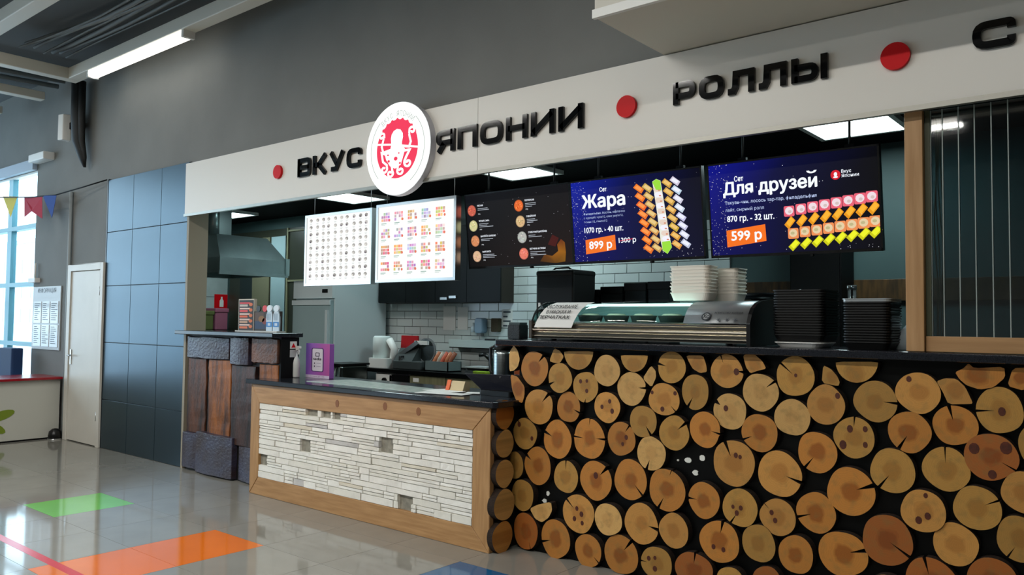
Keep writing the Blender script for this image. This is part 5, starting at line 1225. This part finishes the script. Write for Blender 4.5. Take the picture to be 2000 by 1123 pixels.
# prints on the machine cover
Vp = Vector((0, .055, .08)).normalized()
p = Print((dcm+.02, 4.2-.012, WT+.127), X_, Vp)
C = cv((1320, 575), 10.21)
def cpx(a): return p.px(*C(*a))
u, v = cpx((605, 440)); 
for r_ in (.028,): p.poly([(u+r_*math.cos(a), v+r_*math.sin(a)) for a in [i*.26 for i in range(24)]], (40, 46, 52), 1); p.poly(ell(u, v, r_*.72, r_*.72, 20), (150, 154, 156), 2)
p.text('Хс', u-.018, u+.018, v-.012, (30, 36, 42), 3, .03, .026)
a = cpx((770, 385)); b = cpx((1345, 385)); p.text('АГЕНТСТВО ХОЛОДА', a[0], b[0], (a[1]+b[1])/2, (40, 46, 52), 2, .02, .011)
for x in (850, 1020, 1185):
    u, v = cpx((x, 510))
    for k in range(6):
        an = k*math.pi/3; p.poly([(u+.018*math.cos(an), v+.018*math.sin(an)), (u+.003*math.cos(an+1.57), v+.003*math.sin(an+1.57)), (u-.003*math.cos(an+1.57), v-.003*math.sin(an+1.57))], (70, 76, 82), 2)
a = cpx((1235, 625)); b = cpx((1475, 580)); p.text('Арктика', a[0], b[0], (a[1]+b[1])/2, (90, 96, 100), 2, 0, .012)
p.build('cover_print', print_mat('print_paper', 0), dc)
# trays in the case
for k in range(4):
    x = -2.98+.2*k
    o = thing('food_tray', ('leftmost', 'second', 'third', 'rightmost')[k]+' round grey food tray inside the display case', 'tray', (x, 4.44, WT+.12), 'trays in the display case')
    MB().lathe(x, 4.44, [(.07, WT+.121), (.085, WT+.165), (.09, WT+.168), (.08, WT+.168)], 20).build('dish', mat('tray_grey', (120, 124, 122), .35), o); MB().lathe(x, 4.44, [(.078, WT+.16), (.05, WT+.178), (.01, WT+.18)], 16).build('food', mat('tray_food', (160, 150, 130), .7, bump=.5, bscale=60), o)
# paper notice on the glass
pq = [(y-.004, z+.003) for y, z in prof[0:5]]; pq = [(pq[0][0]-.012, WT+.085)]+pq
pp = MB(); va = []
for i, (y, z) in enumerate(pq): va += [(-3.255+.012*i, y, z), (-2.955+.012*i, y, z)]
pp.add(va, [(2*i, 2*i+1, 2*i+3, 2*i+2) for i in range(len(pq)-1)]); o = pp.build('paper_notice', PAPER); md = o.modifiers.new('s', 'SOLIDIFY'); md.thickness = .0012; md.offset = 0
tag(o, 'white paper notice with printed lines taped on display case glass', 'notice')
q = Print((-3.25, pq[2][0]-.0085, pq[2][1]), X_, (Vector((0, pq[3][0]-pq[1][0], pq[3][1]-pq[1][1]))).normalized())
q.text('ОБСЛУЖИВАНИЕ', .06, .30, .045, (44, 48, 50), 2, .02, .026); q.text('В МАСКАХ И', .07, .26, .004, (52, 56, 58), 2, .02, .026); q.text('ПЕРЧАТКАХ', .02, .27, -.038, (48, 52, 54), 2, .02, .026)
q.build('notice_text', print_mat('print_paper', 0), o)

# ------------------------------------------------------------------ white lunch boxes on the case
def tray_mesh(x0, x1, y0, y1, z, h, m, name, tp=.88, r=.03, lip=.006):
    cx_, cy_ = (x0+x1)/2, (y0+y1)/2; mb = MB(); o_ = rrect(x0, x1, y0, y1, r, 4); n = len(o_)
    rings = [([((x-cx_)*tp+cx_, (y-cy_)*tp+cy_) for x, y in o_], z), (o_, z+h-lip), ([((x-cx_)*1.03+cx_, (y-cy_)*1.03+cy_) for x, y in o_], z+h-lip), ([((x-cx_)*1.03+cx_, (y-cy_)*1.03+cy_) for x, y in o_], z+h), ([((x-cx_)*.95+cx_, (y-cy_)*.95+cy_) for x, y in o_], z+h), ([((x-cx_)*tp*.95+cx_, (y-cy_)*tp*.95+cy_) for x, y in o_], z+.005)]
    v = [(x, y, zz) for rg, zz in rings for x, y in rg]
    f = [(i*n+j, i*n+(j+1) % n, (i+1)*n+(j+1) % n, (i+1)*n+j) for i in range(len(rings)-1) for j in range(n)]+[list(range(n))[::-1], list(range(5*n, 6*n))]
    mb.add(v, f); return mb.build(name, m)
FOAM = mat('white_foam', (232, 226, 214), .7)
CT = WT+.2585
ORD = ['lowest', 'second', 'third', 'fourth', 'fifth', 'sixth', 'seventh', 'eighth', 'ninth', 'tenth', 'eleventh', 'twelfth', 'thirteenth', 'fourteenth', 'fifteenth', 'sixteenth', 'seventeenth', 'eighteenth', 'nineteenth', 'twentieth', 'twenty-first', 'twenty-second']
def stack(n, x0, x1, y0, y1, z, pitch, h, m, name, cat, what, group, tp=.88):
    src = None
    for k in range(n):
        if src is None: o = src = tray_mesh(x0, x1, y0, y1, z, h, m, name, tp)
        else: o = inst(src, WPOS[src.name]+Vector((.0022*math.sin(k*2.1), .002*math.cos(k*1.7), pitch*k)))
        tag(o, ('topmost' if k == n-1 else ORD[k]+(' from the bottom' if k else ''))+' '+what, cat, group)
a = Yp(1310, 540, 4.40); b = Yp(1386, 540, 4.40); c = Yp(1424, 540, 4.55)
zt_ = Yp(1350, 519, 4.40).z
n_ = 9; stack(n_, a.x, b.x, 4.38, 4.53, CT, (zt_-CT-.05)/(n_-1), .05, FOAM, 'lunch_box', 'box', 'white foam lunch box in the front stack on display case', 'front stack of lunch boxes')
stack(n_-1, b.x-.12, b.x+.10, 4.56, 4.72, CT-.0, (zt_-CT-.06)/(n_-2), .05, FOAM, 'lunch_box', 'box', 'white foam lunch box in the rear stack on display case', 'rear stack of lunch boxes')
# black tray stacks
TRB = mat('tray_black', (8, 8, 8), .42)
a = Yp(1512, 600, 4.32); b = Yp(1612, 600, 4.32); zt_ = Yp(1550, 566, 4.32).z
wtr = tray_mesh(a.x, b.x-.01, 4.30, 4.55, WT, .028, WHITE, 'serving_tray', .85, .05); tag(wtr, 'shallow white tray under the tall black tray stack', 'tray')
n_ = 18; zb_ = WT+.03
stack(n_, a.x, b.x, 4.30, 4.56, zb_, (zt_-zb_-.04)/(n_-1), .04, TRB, 'black_tray', 'tray', 'black tray in the taller stack beside display case', 'taller stack of black trays', .9)
a = Yp(1650, 640, 4.28); b = Yp(1742, 640, 4.28); zt_ = Yp(1690, 590, 4.28).z
n_ = 16; stack(n_, a.x, b.x, 4.24, 4.48, WT, (zt_-WT-.04)/(n_-1), .04, TRB, 'black_tray', 'tray', 'black tray in the shorter stack near the wooden post', 'shorter stack of black trays', .86)
ld = tray_mesh(a.x-.003, b.x+.003, 4.238, 4.482, zt_+.002, .016, mat('clear_lid', (150, 156, 158), .12, spec=.8), 'tray_lid', 1.0, .03, .005); tag(ld, 'shiny clear plastic lid on the shorter black tray stack', 'lid')

# ------------------------------------------------------------------ left end of the tall counter
a = Yp(1014, 645, 4.3)
o = thing('napkin_holder', 'black napkin holder at the left end of the tall worktop', 'napkin holder', (a.x, 4.3, WT)); MB().box(a.x-.055, a.x+.05, 4.24, 4.34, WT, WT+.1).build('body', mat('dark_basket', (26, 32, 36), .5, bump=1, bscale=120), o, bevel=.008); MB().box(a.x-.05, a.x+.045, 4.25, 4.33, WT+.1, WT+.115).build('napkins', mat('napkin_dark', (60, 72, 74), .8), o)
a = Yp(1034, 650, 4.35); o = thing('plastic_cup', 'small white plastic cup beside the display case end', 'cup', (a.x, 4.4, WT)); MB().lathe(a.x-.012, 4.42, [(.022, WT), (.03, WT+.07), (.031, WT+.072), (.027, WT+.072), (.02, WT+.006)], 16).build('cup', mat('cup_white', (190, 214, 208), .4), o); MB().lathe(a.x-.012, 4.42, [(.027, WT+.05), (.02, WT+.052)], 14).build('contents', mat('cup_fill', (150, 180, 176), .6), o)
# ------------------------------------------------------------------ on the low worktop
LT = .979
sh_ = tag(MB().prismz([(-5.62, 4.12), (-4.1, 4.05), (-4.02, 4.32), (-5.5, 4.5)], LT, LT+.003).build('menu_sheet', mat('menu_sheet_white', (196, 204, 196), .2, var=.25, vscale=18, vcol=(170, 186, 178))), 'pale patterned menu sheet under glass on the low worktop', 'menu')
q = Zp(577, 737, LT)
q.y = min(q.y, 4.45); qx = Yp(577, 737, q.y).x
o = thing('spray_bottle', 'white trigger spray bottle at the back of the low worktop', 'spray bottle', (qx, q.y, LT))
s_ = (Yp(577, 675, q.y).z-LT)/.30
MB().lathe(qx, q.y, [(.036*s_, LT), (.04*s_, LT+.01), (.04*s_, LT+.13*s_), (.034*s_, LT+.165*s_), (.017*s_, LT+.205*s_), (.014*s_, LT+.235*s_)], 18).build('bottle', WHITE, o)
MB().prismz(rrect(qx-.014*s_, qx+.014*s_, q.y-.014*s_, q.y+.014*s_, .005), LT+.235*s_, LT+.255*s_).build('collar', WHITE, o)
th = MB(); th.prism([(qx-.03*s_, LT+.255*s_), (qx+.03*s_, LT+.255*s_), (qx+.065*s_, LT+.275*s_), (qx+.065*s_, LT+.295*s_), (qx-.025*s_, LT+.30*s_), (qx-.04*s_, LT+.28*s_)], q.y-.013*s_, q.y+.013*s_); th.build('spray_head', WHITE, o)
tg = MB(); tg.ribbon([(qx+.045*s_, LT+.272*s_), (qx+.05*s_, LT+.245*s_), (qx+.042*s_, LT+.22*s_)], .01*s_, q.y-.006, q.y+.006); tg.build('trigger', WHITE, o)
p = Print((qx-.03*s_, q.y-.0405*s_, LT), X_, Z_)
for k in range(6): p.rect(.012*s_, .05*s_, (.03+.012*k)*s_, (.034+.012*k)*s_, (150, 160, 160), 0)
p.build('label', print_mat('print_paper', 0), o)
# purple promo stand
py = 4.42; a = Yp(597, 735, py); b = Yp(643, 735, py); zt_ = Yp(620, 671, py).z
ps = thing('promo_stand', 'purple promotional stand with a phone picture on low worktop', 'promo stand', ((a.x+b.x)/2, py, LT))
W = b.x-a.x; H = zt_-LT
MB().box(a.x, b.x, py, py+.05, LT, zt_).build('card_box', mat('promo_purple', (150, 84, 168), .4), ps, bevel=.003)
p = Print((a.x, py, LT), X_, Z_)
p.poly([(0, 0), (W, 0), (W, H), (0, H)], [(130, 84, 178), (170, 70, 140), (186, 88, 160), (128, 100, 196)], 0); p.rect(0, W, 0, .025, (206, 190, 214), 1)
p.poly(rrect(W*.24, W*.76, H*.18, H*.87, .02), (74, 44, 104), 1); p.poly(rrect(W*.28, W*.72, H*.2, H*.85, .014), (216, 210, 220), 2)
p.poly(rrect(W*.41, W*.59, H*.62, H*.74, .008), (70, 60, 80), 3); p.poly(rrect(W*.44, W*.56, H*.64, H*.72, .004), (216, 210, 220), 4); p.text('uds', W*.34, W*.66, H*.52, (60, 50, 72), 3, .03, H*.08)
for k in range(2): p.rect(W*.46, W*.64, H*(.42-.09*k), H*(.435-.09*k), (150, 140, 160), 3); p.poly(ell(W*.38, H*(.425-.09*k), .008, .008, 8), (60, 50, 72), 3)
p.text('Скидка до 10%', W*.2, W*.8, .009, (110, 80, 120), 2, 0, .01)
p.build('promo_print', print_mat('print_paper', 0), ps)
# papers
for k, (x, y, an, lab) in enumerate(((-4.02, 4.12, .2, 'white receipt paper lying nearest the front edge of the low worktop'), (-4.15, 4.26, -.25, 'white sheet overlapping the menu sheet on the low worktop'), (-3.86, 4.3, .5, 'small white slip beside the tablet on the low worktop'))):
    w_, h_ = ((.2, .07), (.15, .1), (.08, .06))[k]; cs, sn = math.cos(an), math.sin(an)
    tag(MB().prismz([(x+u*cs-v*sn, y+u*sn+v*cs) for u, v in ((-w_, -h_), (w_, -h_), (w_, h_), (-w_, h_))], LT+.0034+.001*k, LT+.0042+.001*k).build('paper_slip', PAPER), lab, 'paper')
a = Zp(893, 772, LT); ch = thing('card_holder', 'small cream card holder with orange mark on the low worktop', 'card holder', (-4.16, 4.36, LT)); a = Yp(893, 770, 4.36)
MB().prismx([(4.33, LT), (4.41, LT), (4.41, LT+.07), (4.36, LT+.075)], a.x-.05, a.x+.08).build('body', mat('cream_card', (206, 186, 146), .6), ch); MB().prismx([(4.325, LT+.005), (4.335, LT+.005), (4.36, LT+.08), (4.35, LT+.08)], a.x-.09, a.x-.055).build('orange_card', mat('orange_card', (226, 104, 50), .5), ch)
# tablet on stand
TBL = mat('tablet_navy', (16, 20, 34), .3)
y_ = 4.3; pts = [Yp(*q_, y_) for q_ in ((921, 728), (987, 733), (1000, 779), (944, 779))]
tb_ = thing('tablet_till', 'dark navy tablet till leaning on its stand at the low worktop end', 'tablet', ((pts[2].x+pts[3].x)/2, 4.3, LT))
mb = MB(); v = [(pts[0].x, 4.22, pts[0].z), (pts[1].x+.01, 4.34, pts[1].z), (pts[2].x, 4.40, LT+.03), (pts[3].x, 4.28, LT+.03)]; v += [(x+.004, y+.014, z) for x, y, z in v]
mb.add(v, [(0, 3, 2, 1), (4, 5, 6, 7), (0, 1, 5, 4), (1, 2, 6, 5), (2, 3, 7, 6), (3, 0, 4, 7)]); mb.build('screen_back', TBL, tb_, bevel=.004)
MB().prismz(rrect(pts[3].x-.01, pts[2].x+.02, 4.26, 4.46, .02), LT, LT+.035).build('stand_base', BLACKP, tb_); MB().tube([((pts[2].x+pts[3].x)/2, 4.38, LT+.03), ((pts[2].x+pts[3].x)/2, 4.33, LT+.14)], .018).build('stand_arm', BLACKP, tb_)
# thermos jug
a = Yp(984, 700, 4.5); zt_ = Yp(984, 667, 4.5).z
tj = thing('thermos_jug', 'steel thermos jug with black lid behind the tablet till', 'thermos', (a.x, 4.5, LT))
MB().lathe(a.x, 4.5, [(.075, LT), (.078, LT+.02), (.078, zt_-.09), (.07, zt_-.06)], 24).build('body', STEEL, tj); MB().lathe(a.x, 4.5, [(.072, zt_-.06), (.07, zt_-.02), (.05, zt_), (.01, zt_+.003)], 24).build('lid', BLACKP, tj)
MB().lathe(a.x, 4.5, [(.08, LT), (.08, LT+.03)], 24).build('base_ring', BLACKP, tj); MB().tube([(a.x-.07, 4.5, zt_-.03), (a.x-.12, 4.49, zt_-.05), (a.x-.12, 4.49, zt_-.22), (a.x-.075, 4.5, zt_-.25)], .012).build('handle', BLACKP, tj)
# ------------------------------------------------------------------ menu stand on the plank counter
MT = 1.376
yy = 4.2; a = Yp(465, 648, yy); b = Yp(495, 648, yy); c = Yp(551, 650, yy+.03); zt_ = Yp(480, 584, yy).z
ms = thing('menu_stand', 'cardboard menu stand with snack prices and printed water bottles', 'menu stand', ((a.x+c.x)/2, 4.2, MT))
MB().box(a.x, b.x, yy, yy+.03, MT, zt_).build('price_card', mat('card_pale', (196, 186, 170), .6), ms); MB().box(b.x, c.x, yy+.004, yy+.03, MT, MT+.19).build('picture_card', mat('card_dark', (52, 46, 42), .6), ms); MB().box(a.x-.005, c.x+.005, yy-.03, yy+.06, MT, MT+.012).build('base', mat('card_base', (190, 190, 186), .5), ms)
p = Print((a.x, yy, MT), X_, Z_); W = b.x-a.x; H = zt_-MT
p.rect(.008, W-.006, .012, H-.01, (40, 34, 32), 0)
for k in range(5):
    z = .03+k*(H-.05)/5; p.rect(.02, W*.75, z+.026, z+.040, (220, 190, 176) if k != 4 else (214, 60, 66), 1); p.rect(.02, W*.6, z, z+.02, ((214, 110, 64), (190, 150, 120), (220, 96, 50), (214, 70, 70), (190, 180, 170))[k], 1)
    p.poly(ell(W*.8, z+.02, W*.12, .016, 10), (206, 106, 54), 2)
p.build('price_print', print_mat('print_paper', 0), ms)
MB().prism(ell(b.x+.07, MT+.215, .032, .028, 20), yy, yy+.01).build('round_badge', mat('badge_black', (20, 18, 18), .5), ms); MB().prism(ell(b.x+.17, MT+.215, .034, .03, 20), yy, yy+.01).build('round_badge', mat('badge_red', (206, 40, 40), .5), ms)
p = Print((b.x, yy+.004, MT), X_, Z_); p.rect(.01, c.x-b.x-.2, .03, .1, (40, 56, 84), 0); p.rect(.01, c.x-b.x-.25, .1, .18, (84, 60, 44), 0); p.poly(ell(.12, .12, .05, .03, 12), (130, 90, 40), 1); p.poly(ell(.17, .1, .04, .03, 12), (120, 50, 40), 1)
p.build('picture_print', print_mat('print_paper', 0), ms)
for k in range(2):
    x = c.x-.15+.105*k
    btl = [(x-.046, MT+.012), (x+.046, MT+.012), (x+.048, MT+.1), (x+.044, MT+.16), (x+.026, MT+.2), (x-.026, MT+.2), (x-.044, MT+.16), (x-.048, MT+.1)]
    bt_ = MB().prism(btl, yy-.006, yy+.008).build('bottle_cutout', mat('bottle_print_pale', (176, 190, 200), .3), ms)
    MB().prism(ell(x, MT+.215, .04, .03, 20), yy-.008, yy+.008).build('round_badge', mat('badge_white', (206, 216, 222), .4), ms)
    p = Print((x, yy-.006, MT), X_, Z_); p.rect(-.045, .045, .05, .095, (60, 130, 196), 0); p.rect(-.02, .022, .06, .085, (196, 214, 230), 1); p.rect(-.03, .03, .19, .2, (70, 130, 190), 0)
    for j in range(3): p.rect(-.03+.02*j, -.02+.02*j, .11, .17, (120, 140, 156), 0)
    p.build('bottle_label', print_mat('print_paper', 0), bt_)
